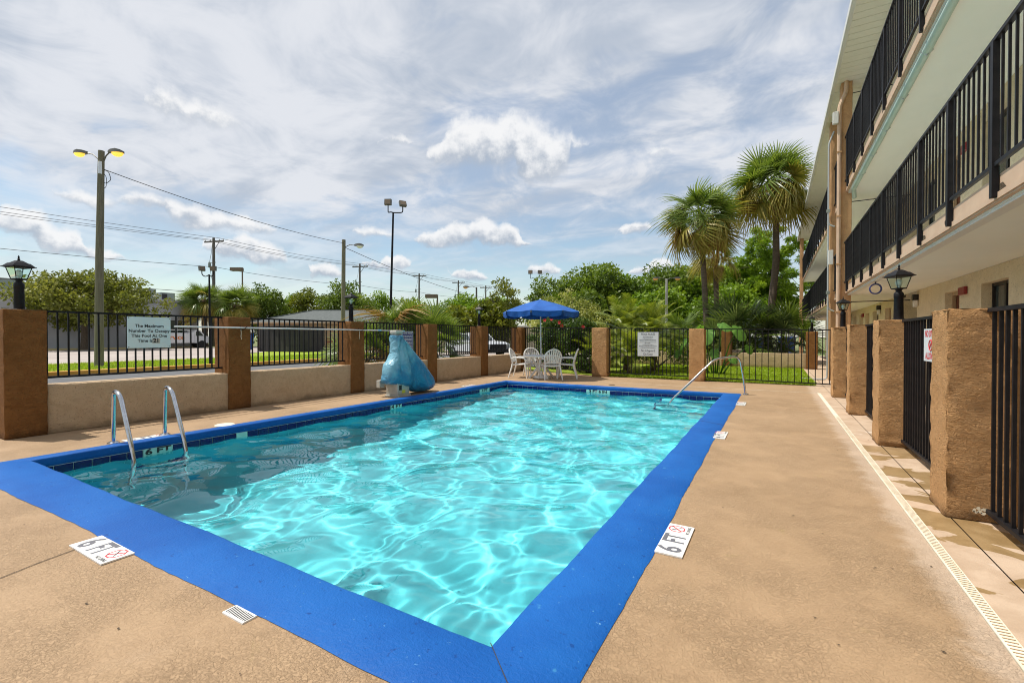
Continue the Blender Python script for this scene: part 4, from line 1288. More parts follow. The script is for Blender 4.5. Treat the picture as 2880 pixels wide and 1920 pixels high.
def make_chair():
    """moulded fan-back armchair, facing +y"""
    t = thing('patio_chair', 'x', 'chair', (0, 0, 0), 'white plastic chairs round the patio table')
    q = MB()                                          # seat
    vs = []; fs = []
    nx_, ny_ = 10, 10
    for j in range(ny_ + 1):
        for i in range(nx_ + 1):
            u = i / nx_ * 2 - 1; v = j / ny_
            w_ = 0.215 + 0.035 * v
            zz = 0.415 + 0.035 * v - 0.018 * (1 - u * u) - (0.03 * max(0, (v - .85) / .15) ** 2)
            vs.append((u * w_, -0.20 + 0.44 * v, zz))
    m_ = len(vs)
    vs += [(a, b, c_ - 0.022) for a, b, c_ in vs]
    for j in range(ny_):
        for i in range(nx_):
            k = j * (nx_ + 1) + i
            fs += [(k, k + 1, k + nx_ + 2, k + nx_ + 1), (m_ + k, m_ + k + nx_ + 1, m_ + k + nx_ + 2, m_ + k + 1)]
    rim = [i for i in range(nx_ + 1)] + [j * (nx_ + 1) + nx_ for j in range(1, ny_ + 1)] + [ny_ * (nx_ + 1) + i for i in range(nx_ - 1, -1, -1)] + [j * (nx_ + 1) for j in range(ny_ - 1, 0, -1)]
    for a, b in zip(rim, rim[1:] + rim[:1]):
        fs.append((a, a + m_, b + m_, b))
    q.add(vs, fs); q.build('seat', 'white', t, True)
    def bk(u, z):                                     # point on the reclined, curved back
        f = (z - 0.42) / 0.49
        return Vector((u, -0.205 - 0.13 * f + 0.55 * u * u * 0.9, z))
    q = MB()                                          # rounded outer frame of the back
    pth = []
    for k in range(25):
        a = math.pi * k / 24
        pth.append(bk(0.245 * math.cos(a), 0.665 + 0.235 * math.sin(a)))
    pth = [bk(0.215, 0.43), bk(0.235, 0.55)] + pth + [bk(-0.235, 0.55), bk(-0.215, 0.43)]
    q.tube(pth, 0.021, 8); bkf = q.build('back_frame', 'white', t, True)
    q = MB(); q.tube([bk(u, 0.50) for u in np.linspace(-.215, .215, 9)], 0.018, 8); q.build('back_rail', 'white', t, True)
    for k in range(7):                                # fan slats
        f = (k - 3) / 3
        zt = 0.665 + 0.235 * math.sqrt(max(0.02, 1 - (f * 0.80) ** 2)) - 0.004
        a = bk(f * 0.135, 0.50); b = bk(f * 0.200, zt)
        m2 = bk(f * 0.175, (0.50 + zt) / 2)
        q = MB()
        for p0_, p1_ in ((a, m2), (m2, b)):
            ax = p1_ - p0_; mm_ = (p0_ + p1_) / 2
            q.obox(mm_, ax, Vector((1, 0, 0)), ax.cross(Vector((1, 0, 0))), ax.length / 2 + .003, 0.0200, 0.006)
        q.build('slat', 'white', t)
    for s_ in (-1, 1):
        q = MB(); q.tube(smooth_path([bk(s_ * .235, .60) + Vector((0, .0, 0)), (s_ * .275, -.14, .635), (s_ * .285, .10, .63), (s_ * .275, .20, .615), (s_ * .262, .225, .56)], .07, 5), [0.018] * 200 if False else 0.020, 8)
        q.build('armrest', 'white', t, True)
        q = MB(); q.tube([(s_ * .262, .225, .585), (s_ * .265, .222, .42), (s_ * .275, .265, 0.0)], [0.021, 0.024, 0.019], 8); q.build('leg', 'white', t, True)
        q = MB(); q.tube([(s_ * .215, -.20, .44), (s_ * .225, -.205, .36), (s_ * .262, -.305, 0.0)], [0.024, 0.025, 0.019], 8); q.build('leg', 'white', t, True)
    q = MB(); q.tube([(-.215, -.205, .405), (.215, -.205, .405)], .017, 8); q.tube([(-.26, .22, .425), (.26, .22, .425)], .016, 8); q.build('apron', 'white', t, True)
    return t
ch = make_chair()
def face(o, p, target, lb):
    o.location = (p[0], p[1], 0)
    d_ = Vector((target[0] - p[0], target[1] - p[1]))
    o.rotation_euler = (0, 0, math.atan2(d_.y, d_.x) - math.pi / 2)
    o['label'] = lb
CH = [((-5.96, 12.66), (-6.55, 13.30), 'white fan back chair nearest the pool with its back to the camera'),
      ((-7.03, 12.70), (-6.0, 12.95), 'white fan back chair left of the patio table seen from the side'),
      ((-6.92, 13.42), (-6.4, 12.92), 'white fan back chair behind the patio table facing the camera'),
      ((-5.66, 13.24), (-6.6, 12.9), 'white fan back chair right of the patio table next to the shrubs')]
for i, (p, tg, lb) in enumerate(CH):
    o = ch if i == 0 else copy_tree(ch)
    face(o, p, tg, lb)
    o.scale = (1.06, 1.06, 1.02)

# ================================================================ MOTEL
XB, XW, XE = 1.50, 2.80, 1.27
BY0, BY1 = -2.0, 35.6
Z2, Z3, ZR = 2.35, 4.885, 7.65
bt = thing('motel_building', 'three storey cream motel with black balcony railings along the right', 'building', (XW, 17, 0))
for a, b in ((BY0, 13.65), (15.9, BY1)):
    q = MB(); q.box(XW + 0.24, 9.0, a, b, 0, ZR + 0.1); q.build('core', 'bwall', bt)
q = MB(); q.box(6.5, 6.7, 13.65, 15.9, 0, ZR + .1); q.build('passage_end', 'bwall', bt)
# slabs: soffit face and peach edge band
for z, zt in ((Z2, 2.53), (Z3, 5.06)):
    q = MB(); q.box(XB + 0.055, XW + 0.02, BY0, BY1, z + 0.005, zt); sl_ = q.build('balcony_slab', 'soffit', bt)
    q = MB(); q.box(XB + 0.018, XB + 0.054, BY0, BY1, z + 0.02, zt + 0.045); q.box(XB + 0.004, XB + 0.0175, BY0, BY1, z + 0.035, z + 0.085); q.build('edge_band', 'peach', sl_)
    q = MB(); q.box(XB + 0.06, XB + 0.16, BY0, BY1, z - 0.018, z + 0.004); q.build('drip_strip', 'gutter', sl_)
# roof, soffit boards, gutter
q = MB(); q.add([(XE - .02, BY0 - .4, 7.80), (XE - .02, BY1 + .4, 7.80), (6.0, BY1 + .4, 9.3), (6.0, BY0 - .4, 9.3), (9.4, BY0 - .4, 8.0), (9.4, BY1 + .4, 8.0)], [(0, 3, 2, 1), (3, 4, 5, 2)])
q.add([(XE, BY0 - .4, ZR + 0.06), (XE, BY1 + .4, ZR + 0.06), (9.4, BY1 + .4, ZR + .06), (9.4, BY0 - .4, ZR + 0.06)], [(0, 1, 2, 3)])
roof = q.build('roof', 'roof', bt)
q = MB(); q.box(XE - 0.05, XE + 0.03, BY0 - .4, BY1 + .4, ZR - 0.01, ZR + 0.15, 0.012); q.build('gutter', 'gutter', roof)
pw = 0.24; pb = None
yk = BY0
loc0 = Vector(bt.location)
while yk < BY1 + .3:
    if pb is None:
        q = MB(); q.box(XE + 0.03 - loc0.x, XW + .02 - loc0.x, 0, pw - 0.010, ZR + 0.005, ZR + 0.04)
        pb = q.build('soffit_board', 'soffitboard'); pb.parent = roof; o = pb
    else:
        o = inst(pb, roof, (0, 0, 0))
    o.location = (0, yk - loc0.y, random.uniform(-.002, .002))
    yk += pw
# walls with real door and window openings
def wall_open(z0, z1, ops, lo, hi):
    q = MB()
    ya = lo
    for (a, b, za, zb) in sorted(ops):
        q.box(XW, XW + 0.24, ya, a, z0, z1)
        if zb < z1 - .01: q.box(XW, XW + 0.24, a, b, zb, z1)
        if za > z0 + .01: q.box(XW, XW + 0.24, a, b, z0, za)
        ya = b
    q.box(XW, XW + 0.24, ya, hi, z0, z1)
    return q
DOORS = [1.2, 3.2, 7.30, 10.88, 16.35, 19.75, 21.05, 24.4, 25.6, 28.9, 30.1, 33.2]
WINS = [5.3, 8.93, 12.35, 18.15, 22.6, 27.1, 31.6]
for fl, (z0, z1) in enumerate(((0.0, Z2), (2.53, Z3), (5.06, ZR))):
    ops = []
    for a in DOORS: ops.append((a, a + 0.80, z0, z0 + 2.13))
    for a in WINS:
        if fl == 0 and a == 12.35: continue
        if 13 < a + 1 < 16: pass
        ops.append((a, a + 0.97, z0 + 0.75, z0 + 2.13))
    for lo, hi in ((BY0, 13.65), (15.9, BY1)):
        wall_open(z0 + 0.003, z1 + (0.0 if fl < 2 else 0.05), [o_ for o_ in ops if lo < o_[0] < hi], lo, hi).build('wall', 'bwall', bt)
    for (a, b, za, zb) in ops:
        if za == z0:
            q = MB(); q.box(XW + 0.15, XW + 0.22, a + 0.05, b - 0.05, za + .01, zb - 0.06); dr = q.build('door', 'door', bt)
            q = MB(); q.box(XW + 0.10, XW + 0.145, a, a + 0.05, za, zb); q.box(XW + 0.10, XW + 0.145, b - 0.05, b, za, zb); q.box(XW + 0.10, XW + 0.145, a + .05, b - .05, zb - 0.06, zb); q.build('frame', 'trim', dr)
            q = MB(); q.tube([(XW + .10, a + .13, za + 1.0), (XW + .15, a + .13, za + 1.0)], .03, 10); q.build('handle', 'steel', dr)
        else:
            q = MB(); q.box(XW + 0.15, XW + 0.17, a + 0.05, b - 0.05, za + 0.05, zb - 0.05); wn_ = q.build('window', 'window', bt)
            q = MB()
            for ya, yb in ((a, a + .05), (b - .05, b), ((a + b) / 2 - .03, (a + b) / 2 + .03)): q.box(XW + 0.12, XW + 0.175, ya, yb, za, zb)
            q.box(XW + 0.12, XW + 0.175, a, b, za, za + .05); q.box(XW + 0.122, XW + 0.175, a, b, zb - .05, zb); q.build('frame', 'dark', wn_)
            q = MB(); q.box(XW + 0.176, XW + 0.19, a + .05, (a + b) / 2 - .02, za + .06, zb - .06); q.build('curtain', 'curtain', wn_)
# alarms and wall lamps
for y, z in ((10.48, 2.02), (10.48, 4.45), (20.8, 2.02), (26.8, 2.02), (20.8, 4.45)):
    q = MB(); q.box(XW - 0.05, XW, y, y + 0.30, z, z + 0.13, 0.01); q.build('alarm_bell', 'alarm', bt)
for y in (13.50, 17.75, 24.0):
    q = MB(); q.box(XW - 0.10, XW, y, y + 0.14, 2.13, 2.26, 0.008); lp = q.build('wall_lamp', 'dark', bt)
    q = MB(); q.box(XW - 0.085, XW - 0.012, y + 0.015, y + 0.125, 1.98, 2.128, 0.01); q.build('lens', 'white', lp)
# columns
for (x0_, x1_, a, b, zt) in ((1.40, 1.63, 14.06, 14.40, ZR), (1.39, 1.61, 16.50, 16.86, ZR), (1.36, 1.56, 35.0, 35.35, ZR), (1.42, 1.62, 3.55, 3.90, ZR)):
    if a < 4: continue
    rough_block('column', 'column', x0_, x1_, a, b, 0, zt, 0.004, 0.14, int(a * 10), bt)
q = MB(); q.tube(smooth_path([(1.365, 14.03, 0.1), (1.365, 14.03, 7.05), (1.50, 14.03, 7.42), (1.50, 14.03, 7.66)], .08, 5), 0.047, 8); ds = q.build('downspout', 'peach', bt, True)
q = MB()
for z in (1.9, 3.1, 4.3, 5.9): q.box(1.315, 1.415, 13.98, 14.08, z, z + .035)
q.build('strap', 'column', ds)
q = MB(); q.tube(smooth_path([(0.70, 16.30, 0.03), (1.33, 16.42, 0.03), (1.345, 16.44, 0.3), (1.345, 16.44, 7.0), (1.47, 16.44, 7.35)], .10, 6), 0.024, 8); q.build('conduit', 'conduit', bt, True)
q = MB(); q.tube(smooth_path([(1.345, 16.44, 2.55), (1.36, 16.44, 2.12), (1.50, 16.44, 2.05)], .08, 6), 0.022, 8); q.tube(smooth_path([(1.345, 16.44, 5.0), (1.36, 16.44, 4.62), (1.50, 16.44, 4.55)], .08, 6), 0.022, 8); q.build('conduit', 'conduit', bt, True)
for x, y, z, h in ((1.28, 13.97, 6.62, .30), (1.40, 16.30, 3.42, .42)):
    q = MB(); q.box(x - .06, x + .06, y - .03, y + .07, z, z + h, 0.01); q.build('junction_box', 'gutter', bt)
for z in (2.56, 4.98):
    q = MB(); q.box(1.30, 1.39, 16.41, 16.47, z, z + .10, 0.006); q.build('junction_box', 'acgrey', bt)
q = MB(); q.tube([(1.59, 4.0, 4.80), (1.59, 13.4, 4.80), (1.66, 13.9, 4.72)], 0.048, 10); pp_ = q.build('drain_pipe', 'pipe', bt, True)
q = MB()
for y in np.arange(5.0, 13.2, 1.2): q.tube([(1.535, y, 4.80), (1.59, y, 4.742), (1.65, y, 4.80)], .010, 5)
q.build('hanger', 'conduit', pp_)
for z in (2.18, 4.70, 7.42):
    q = MB(); q.tube([(1.62, 14.25, z), (XW, 14.25, z)], 0.012, 6); q.build('tie_rod', 'dark', bt)
# railings
SEC = [(BY0, 14.05), (14.41, 16.49), (16.87, 34.98)]
for zb, zt, zs, ymin in ((2.655, 3.655, 2.40, 3.5), (5.175, 6.27, 4.935, 6.0)):
    q = MB()
    for a, b in SEC: q.box(XB - 0.024, XB + 0.016, a, b, zt - 0.03, zt)
    top = q.build('railing', 'black', bt)
    q = MB()
    for a, b in SEC: q.box(XB - 0.018, XB + 0.014, a, b, zb - 0.016, zb + 0.014)
    q.build('bottom_rail', 'black', top)
    pr = None; pp0 = None; far = MB()
    y = 3.965 - 1.072 * 5
    i = 0
    while y < 34.9:
        inside = any(a + .02 < y < b - .02 for a, b in SEC)
        if inside:
            if i % 9 == 0:
                if y > ymin - 1:
                    if pp0 is None:
                        q = MB(); q.box(-.030, .012, -.026, .026, zs - zt + 0.0, -.031)
                        q.add([(-.030, -.026, zs - zt - .002), (-.030, .026, zs - zt - .002), (.018, .026, zs - zt - .002), (.018, -.026, zs - zt - .002)], [(0, 1, 2, 3)])
                        pp0 = q.build('post', 'black'); pp0.parent = top; o = pp0
                    else: o = inst(pp0, top, (0, 0, 0))
                    o.location = (XB - loc0.x, y - loc0.y, zt)
            elif y > ymin:
                if y < 19.0:
                    if pr is None:
                        q = MB(); q.box(-.008, .008, -.008, .008, zb + .014 - zt, -.03); pr = q.build('bar', 'black'); pr.parent = top; o = pr
                    else: o = inst(pr, top, (0, 0, 0))
                    o.location = (XB - .002 - loc0.x, y - loc0.y, zt)
                else:
                    far.box(XB - .010, XB + .006, y - .008, y + .008, zb + .014, zt - .03)
        i += 1; y += 1.072 / 9
    tag(far.build('far_bars', 'black', top), None, kind='stuff')
rr = random.Random(17)
for yc, zc_ in ((6.25, 2.47), (7.15, 2.46), (5.0, 2.45), (9.6, 5.0)):   # spalled patches on the slab edge
    q = MB(); q.add([(XB + .0155, yc + rr.uniform(.06, .14) * math.cos(a), zc_ + rr.uniform(.03, .055) * math.sin(a)) for a in np.linspace(0, 5.7, 9)], [tuple(range(9))]); q.build('spalled_patch', 'mulch', bt)
# coil of blue cable hung under the balcony
t = thing('cable_coil', 'coil of blue and grey cable hung under the motel balcony', 'cable', (1.63, 10.83, 2.2))
q = MB()
for j, r_ in enumerate((0.090, 0.097, 0.083, 0.093)):
    q.tube([(1.63 + r_ * 0.95 * math.sin(a), 10.83 + .02 * j, 2.20 + r_ * math.cos(a)) for a in [2 * math.pi * k / 28 for k in range(29)]], .0065, 5)
q.build('loops', 'signblue', t, True)
q = MB(); q.tube([(1.63, 10.86, 2.28), (1.63, 10.86, 2.36)], .012, 6); q.build('hanger', 'dark', t)

# ================================================================ VEGETATION
def foliage(name, parent, m, ells, nleaf, lsize, seed, nclump=60, shell=0.5, csz=0.26, aspect=0.5):
    """ells: list of (cx,cy,cz,rx,ry,rz) in the local space of the parent thing"""
    rg = np.random.RandomState(seed)
    vol = np.array([e[3] * e[4] * e[5] for e in ells]) ** 0.67
    cnt = np.maximum(4, (nclump * vol / vol.sum()).astype(int))
    C = []; S = []
    for e, c_ in zip(ells, cnt):
        d_ = rg.normal(size=(c_, 3)); d_ /= np.linalg.norm(d_, axis=1)[:, None]
        r_ = (shell + (1 - shell) * rg.rand(c_, 1) ** 0.6)
        C.append(np.array(e[:3]) + d_ * r_ * np.array(e[3:]))
        S.append(np.mean(e[3:]) * csz * rg.uniform(0.6, 1.35, c_))
    C = np.concatenate(C); S = np.concatenate(S)
    pr = S ** 2 / (S ** 2).sum()
    ci_ = rg.choice(len(C), nleaf, p=pr)
    off = rg.normal(size=(nleaf, 3)); off /= np.linalg.norm(off, axis=1)[:, None]
    off *= (rg.rand(nleaf, 1) ** 0.45)
    P = C[ci_] + off * S[ci_][:, None] * np.array([1.25, 1.25, 0.85])
    P[:, 2] = np.maximum(P[:, 2], 0.03)
    # leaf: a rhombus pointing outward from its clump, drooping a little
    ax = off + rg.normal(scale=0.55, size=(nleaf, 3)); ax[:, 2] -= 0.15
    ax /= np.linalg.norm(ax, axis=1)[:, None]
    nn = rg.normal(size=(nleaf, 3)); nn[:, 2] += 0.7
    sd = np.cross(ax, nn); sd /= np.maximum(np.linalg.norm(sd, axis=1)[:, None], 1e-6)
    L = lsize * rg.uniform(0.6, 1.4, (nleaf, 1))
    W = L * aspect
    V = np.stack([P - ax * L * .5, P + sd * W * .5 + ax * L * .05, P + ax * L * .5, P - sd * W * .5 + ax * L * .05], 1).reshape(-1, 3)
    F = np.arange(nleaf * 4).reshape(-1, 4)
    tone = rg.rand(len(C))[ci_]
    at_ = np.clip(0.50 * tone + 0.5 * rg.rand(nleaf), 0, 1)
    return np_mesh(name, V, F, m, parent, np.repeat(at_, 4))
def trunk(parent, base, top, r0, r1, ells, seed, nl=7, m='bark', name='trunk'):
    rr = random.Random(seed)
    q = MB()
    b = Vector(base); t_ = Vector(top)
    mid = b.lerp(t_, .5) + Vector((rr.uniform(-.1, .1), rr.uniform(-.1, .1), 0)) * (t_ - b).length * .3
    q.tube([b, b + (mid - b) * .15, mid, t_], [r0 * 1.35, r0, (r0 + r1) / 2, r1], 10)
    o = q.build(name, m, parent, True)
    q = MB()
    for k in range(nl):
        e = ells[k % len(ells)]
        d_ = Vector((rr.uniform(-1, 1), rr.uniform(-1, 1), rr.uniform(-.2, .9))).normalized()
        rl = Vector(root_of(parent).location)
        end = rl + Vector(e[:3]) + Vector((d_.x * e[3], d_.y * e[4], d_.z * e[5])) * .8
        s_ = mid.lerp(t_, rr.uniform(.2, 1))
        m2 = s_.lerp(end, .5) + Vector((0, 0, .1 * (end - s_).length))
        q.tube([s_, m2, end], [r1 * .75, r1 * .45, r1 * .12], 6)
    q.build('limb', m, parent, True)
    return o
def tree(name, label, loc, ells, m, nleaf, lsize, seed, tr=(0.25, 0.12), th=None, group=None, cat='tree', **kw):
    t = thing(name, label, cat, (loc[0], loc[1], 0), group)
    foliage('crown', t, m, ells, nleaf, lsize, seed, **kw)
    th = th or (sum(e[2] for e in ells) / len(ells))
    trunk(t, (loc[0], loc[1], 0), (loc[0] + ells[0][0] * .4, loc[1] + ells[0][1] * .4, th), tr[0], tr[1], ells, seed)
    return t
GT = 'trees beyond the pool fence'
rr = random.Random(2)
# broad street tree on the left in front of the white building
tree('street_tree', 'broad spreading olive green tree in front of the white building', (-60.5, 18.2), [(0, 0, 5.0, 5.6, 5.6, 2.6), (-4.4, -2.2, 4.2, 3.4, 3.4, 1.9), (4.0, 2.4, 4.2, 3.4, 3.2, 1.9), (0.4, 0.3, 6.6, 3.6, 3.6, 1.3), (-2.2, -1.0, 3.4, 3.0, 3, 1.2), (6.0, 3.2, 3.4, 1.8, 1.8, 1.0)],
     'lf_olive', 21000, 0.34, 11, (0.34, 0.16), 4.6, nclump=190, shell=0.3, csz=0.22)
TR = [('dark oak tree just right of the palm pair on the left', (-60.1, 36.8), 8.3, 2.9, 'lf_oak', 5200, 3),
      ('bright green tree low behind the left end of the hip roof', (-64.6, 43.5), 7.1, 2.7, 'lf_bright', 4500, 4),
      ('yellow green tree behind the grey hip roof', (-58.4, 42.5), 7.7, 2.7, 'lf_yellow', 5000, 5),
      ('tall dark oak tree behind the hip roof and the wooden lamp pole', (-51.7, 44.0), 8.5, 3.7, 'lf_oak', 7500, 6),
      ('bright green tree left of the tall floodlight mast', (-51.1, 49.0), 7.1, 2.6, 'lf_bright', 4500, 7),
      ('dark rounded tree behind the palm clump', (-41.4, 45.4), 6.0, 2.8, 'lf_oak', 4500, 8),
      ('wide bright green tree between two utility poles', (-42.8, 56.1), 7.4, 4.0, 'lf_bright', 6500, 9),
      ('green tree behind the single street lamp', (-38.5, 60.8), 7.0, 3.0, 'lf_bright', 4500, 10),
      ('slender airy tree rising left of the umbrella top', (-20.6, 34.3), 6.1, 1.5, 'lf_olive', 3000, 12),
      ('airy dark tree behind the distant floodlight', (-19.2, 39.6), 6.7, 1.8, 'lf_oak', 3600, 13),
      ('large dark green tree crown right of the umbrella', (-17.6, 49.6), 8.6, 4.6, 'lf_oak', 11000, 14),
      ('large green tree mass left of the double lamp', (-12.2, 57.0), 9.2, 4.8, 'lf_oak', 11000, 15),
      ('rounded green tree right behind the double lamp', (-8.0, 52.0), 8.7, 4.2, 'lf_oak', 10000, 35),
      ('leafy green tree low between the umbrella trees and the double lamp', (-12.2, 44.0), 6.4, 3.4, 'lf_bright', 9000, 36),
      ('high green tree mass behind the leaning palms', (-6.8, 64.8), 9.8, 4.8, 'lf_oak', 8000, 16),
      ('broad green tree rising above the variegated shrub', (-14.6, 41.5), 7.0, 3.6, 'lf_oak', 9500, 37),
      ('green tree filling the gap left of the pine', (-3.6, 50.0), 8.4, 4.2, 'lf_bright', 9000, 38),
      ('bright leafy bush below the double lamp', (-8.7, 39.5), 4.7, 3.0, 'lf_bright', 6500, 17),
      ('green bush behind the short palm on the right', (-4.2, 44.0), 5.6, 3.4, 'lf_bright', 6500, 18),
      ('dark bush between the shrub hedge and the large tree', (-15.6, 38.0), 5.1, 2.8, 'lf_oak', 5500, 19),
      ('yellow green bush left of the umbrella', (-22.8, 33.2), 4.2, 2.6, 'lf_yellow', 5500, 20),
      ('bright hedge bush behind the palm clump and lantern', (-27.6, 41.5), 5.2, 3.4, 'lf_bright', 6500, 22),
      ('bright hedge bush behind the white vehicle', (-31.5, 45.5), 5.6, 3.4, 'lf_bright', 6000, 23)]
for lb, p, top, r_, m, nl, sd in TR:
    rg = random.Random(sd)
    top *= 1.10
    ells = [(0, 0, top * .52, r_, r_, top * .46)]
    for k in range(6):
        a = rg.uniform(0, 6.28)
        ells.append((math.cos(a) * r_ * .65, math.sin(a) * r_ * .65, top * rg.uniform(.25, .68), r_ * .55, r_ * .55, top * .24))
    tree('broadleaf_tree', lb, p, ells, m, int(nl * 1.7), 0.36 if r_ > 2 else 0.25, sd, (0.22, 0.1), group=GT, nclump=int(60 + r_ * 26), shell=0.35, csz=0.27)
# pine on the right
t = thing('pine_tree', 'tall bright green pine with tufted crown behind the leaning palm', 'tree', (-0.4, 48.0, 0))
ells = [(0, 0, 9.6, 2.4, 2.4, 2.2), (-1.9, 0, 7.4, 2.4, 2.2, 1.8), (1.9, 0.3, 7.6, 2.4, 2.2, 1.9), (0.2, 0, 5.4, 2.8, 2.6, 1.6), (-2.6, 0, 4.8, 1.6, 1.6, 1.3), (2.8, .5, 4.6, 1.9, 1.8, 1.6), (0, 0, 3.0, 3.0, 2.6, 1.6), (0.9, 0, 10.2, 1.0, 1.0, .9)]
foliage('crown', t, 'lf_pine', ells, 26000, 0.38, 31, nclump=150, shell=0.35, csz=0.20, aspect=0.22)
trunk(t, (-0.4, 48, 0), (-0.4, 48, 9.6), 0.2, 0.06, ells, 33, 14)

# shrubs behind the far fence
def shrub(name, label, loc, ells, m, nl, ls, seed, **kw):
    t = thing(name, label, 'shrub', (loc[0], loc[1], 0))
    foliage('leaves', t, m, ells, nl, ls, seed, **kw)
    q = MB(); r2 = random.Random(seed)
    for k in range(7):
        e = ells[k % len(ells)]
        q.tube([(loc[0] + r2.uniform(-.2, .2), loc[1] + r2.uniform(-.2, .2), 0), (loc[0] + e[0] * .5, loc[1] + e[1] * .5, e[2] * .6), (loc[0] + e[0] * 1.1, loc[1] + e[1], e[2] + e[5] * .4)], [.03, .022, .008], 5)
    q.build('stem', 'bark', t)
    return t
shrub('variegated_shrub', 'big pale variegated shrub rising behind the blue umbrella', (-7.9, 18.6), [(0, 0, 1.9, 1.5, 1.0, 1.35), (-.9, 0, 1.7, 1.0, .9, 1.1), (1.1, .2, 1.6, 1.0, .9, 1.0), (0.2, 0, 2.7, .9, .8, .65)], 'lf_vari', 15000, 0.085, 51, nclump=150, shell=.5, csz=.22)
hb = shrub('hibiscus_bush', 'dark glossy hibiscus hedge with red flowers behind the slanting fence', (-7.3, 16.7), [(0, 0, 1.15, 1.2, .7, 1.1), (-1.1, .5, 1.05, .8, .6, 1.0), (1.1, -.5, 1.0, .9, .6, .95), (0, 0, 1.8, .9, .6, .5)], 'lf_hib', 13000, 0.095, 52, nclump=120, shell=.45, csz=.25)
pr_ = None
for k, (x, y, z) in enumerate([(-7.75, 15.95, 1.95), (-7.05, 16.0, 1.72), (-6.1, 15.75, 1.66), (-7.45, 15.92, 1.98), (-7.2, 16.1, 1.85), (-6.9, 15.95, 2.1)]):
    q = MB()
    for j in range(6):
        a = j * 1.047 + k
        c = Vector((x, y, z)); u = Vector((math.cos(a), -.35, math.sin(a))).normalized()
        v_ = Vector((-math.sin(a), 0, math.cos(a)))
        q.add([c, c + u * .05 + v_ * .03, c + u * .085, c + u * .05 - v_ * .03], [(0, 1, 2, 3)])
    q.build('flower', 'flower', hb)
shrub('low_shrub', 'low dark shrub at the foot of the fence right of the chairs', (-5.75, 15.4), [(0, 0, .45, .55, .45, .42), (.3, .1, .6, .4, .35, .35), (-.4, .15, .4, .4, .35, .35)], 'lf_hib', 5200, 0.07, 53, nclump=60)
shrub('hedge_shrub', 'dense dark green shrub filling the gap behind the far fence', (-4.2, 18.9), [(0, 0, 1.0, 1.5, .9, 1.0), (1.2, .3, .9, 1.0, .8, .85), (-1.3, .2, 1.2, 1.0, .8, 1.1)], 'lf_oak', 8000, 0.10, 54, nclump=90)

# ---------------------------------------------------------------- palms
def fan_mesh(seed, m, Lp=0.85, Lb=0.95, nl=28, spread=116, droop=0.25, bend=0.18, wid=0.050):
    rg = random.Random(seed)
    V = []; F = []; A = []
    def bendz(x): return -bend * x * x
    # petiole
    for i in range(5):
        f = i / 4; x = Lp * f; hw = 0.022 * (1.2 - .5 * f)
        V += [(x, -hw, bendz(x)), (x, hw, bendz(x))]; A += [0.75, 0.75]
    for i in range(4): F.append((2 * i, 2 * i + 1, 2 * i + 3, 2 * i + 2))
    for k in range(nl):
        th = R(-spread + 2 * spread * k / (nl - 1)) + rg.uniform(-.03, .03)
        L = Lb * (1.0 - 0.28 * (abs(th) / R(spread)) ** 2) * rg.uniform(.88, 1.08)
        tone = rg.random()
        dr = droop * rg.uniform(.6, 1.5)
        ct, sn = math.cos(th), math.sin(th)
        b = len(V)
        lift = 0.10 * abs(sn)
        for i, f in enumerate((0.0, 0.35, 0.60, 0.82, 1.0)):
            s_ = L * f
            x = Lp + ct * s_; y = sn * s_
            z = bendz(x) + lift * f - dr * f ** 2.2 * L
            sh = 1 - 0.38 * f ** 3 * dr
            hw = wid * (0.45, 0.52, 0.42, 0.25, 0.04)[i] * (0.55 + 0.45 * min(1, f * 3 + .2))
            V += [(Lp + (x - Lp) * sh - sn * hw, y * sh + ct * hw, z), (Lp + (x - Lp) * sh + sn * hw, y * sh - ct * hw, z - .006)]
            A += [min(1, tone * .8 + .25 * f)] * 2
        for i in range(4): F.append((b + 2 * i, b + 2 * i + 1, b + 2 * i + 3, b + 2 * i + 2))
    return np_mesh('frond', V, F, m, None, A, link=False)
FAN = {'up': [fan_mesh(1, 'fr_green', droop=.18, bend=.08), fan_mesh(2, 'fr_green', droop=.30, bend=.14)],
       'mid': [fan_mesh(3, 'fr_green', droop=.45, bend=.22), fan_mesh(4, 'fr_olive', droop=.5, bend=.24), fan_mesh(5, 'fr_green', droop=.6, bend=.26)],
       'low': [fan_mesh(6, 'fr_olive', droop=.6, bend=.28), fan_mesh(7, 'fr_olive', droop=.75, bend=.26), fan_mesh(8, 'fr_dry', droop=.75, bend=.26)],
       'pal': [fan_mesh(9, 'fr_blue', .7, .75, 26, 130, .10, .10, .036), fan_mesh(10, 'fr_blue', .8, .75, 26, 125, .2, .15, .036), fan_mesh(12, 'fr_green', .8, .7, 24, 120, .2, .15, .04)]}
FAN['dry'] = FAN['low'][2:]
def put_frond(t, me, loc, az, el, roll, s_):
    o = bpy.data.objects.new('frond', me)
    col.objects.link(o)
    o.parent = t
    o.location = loc
    o.rotation_euler = Euler((roll, -el, az), 'XYZ')
    o.scale = (s_, s_, s_)
    return o
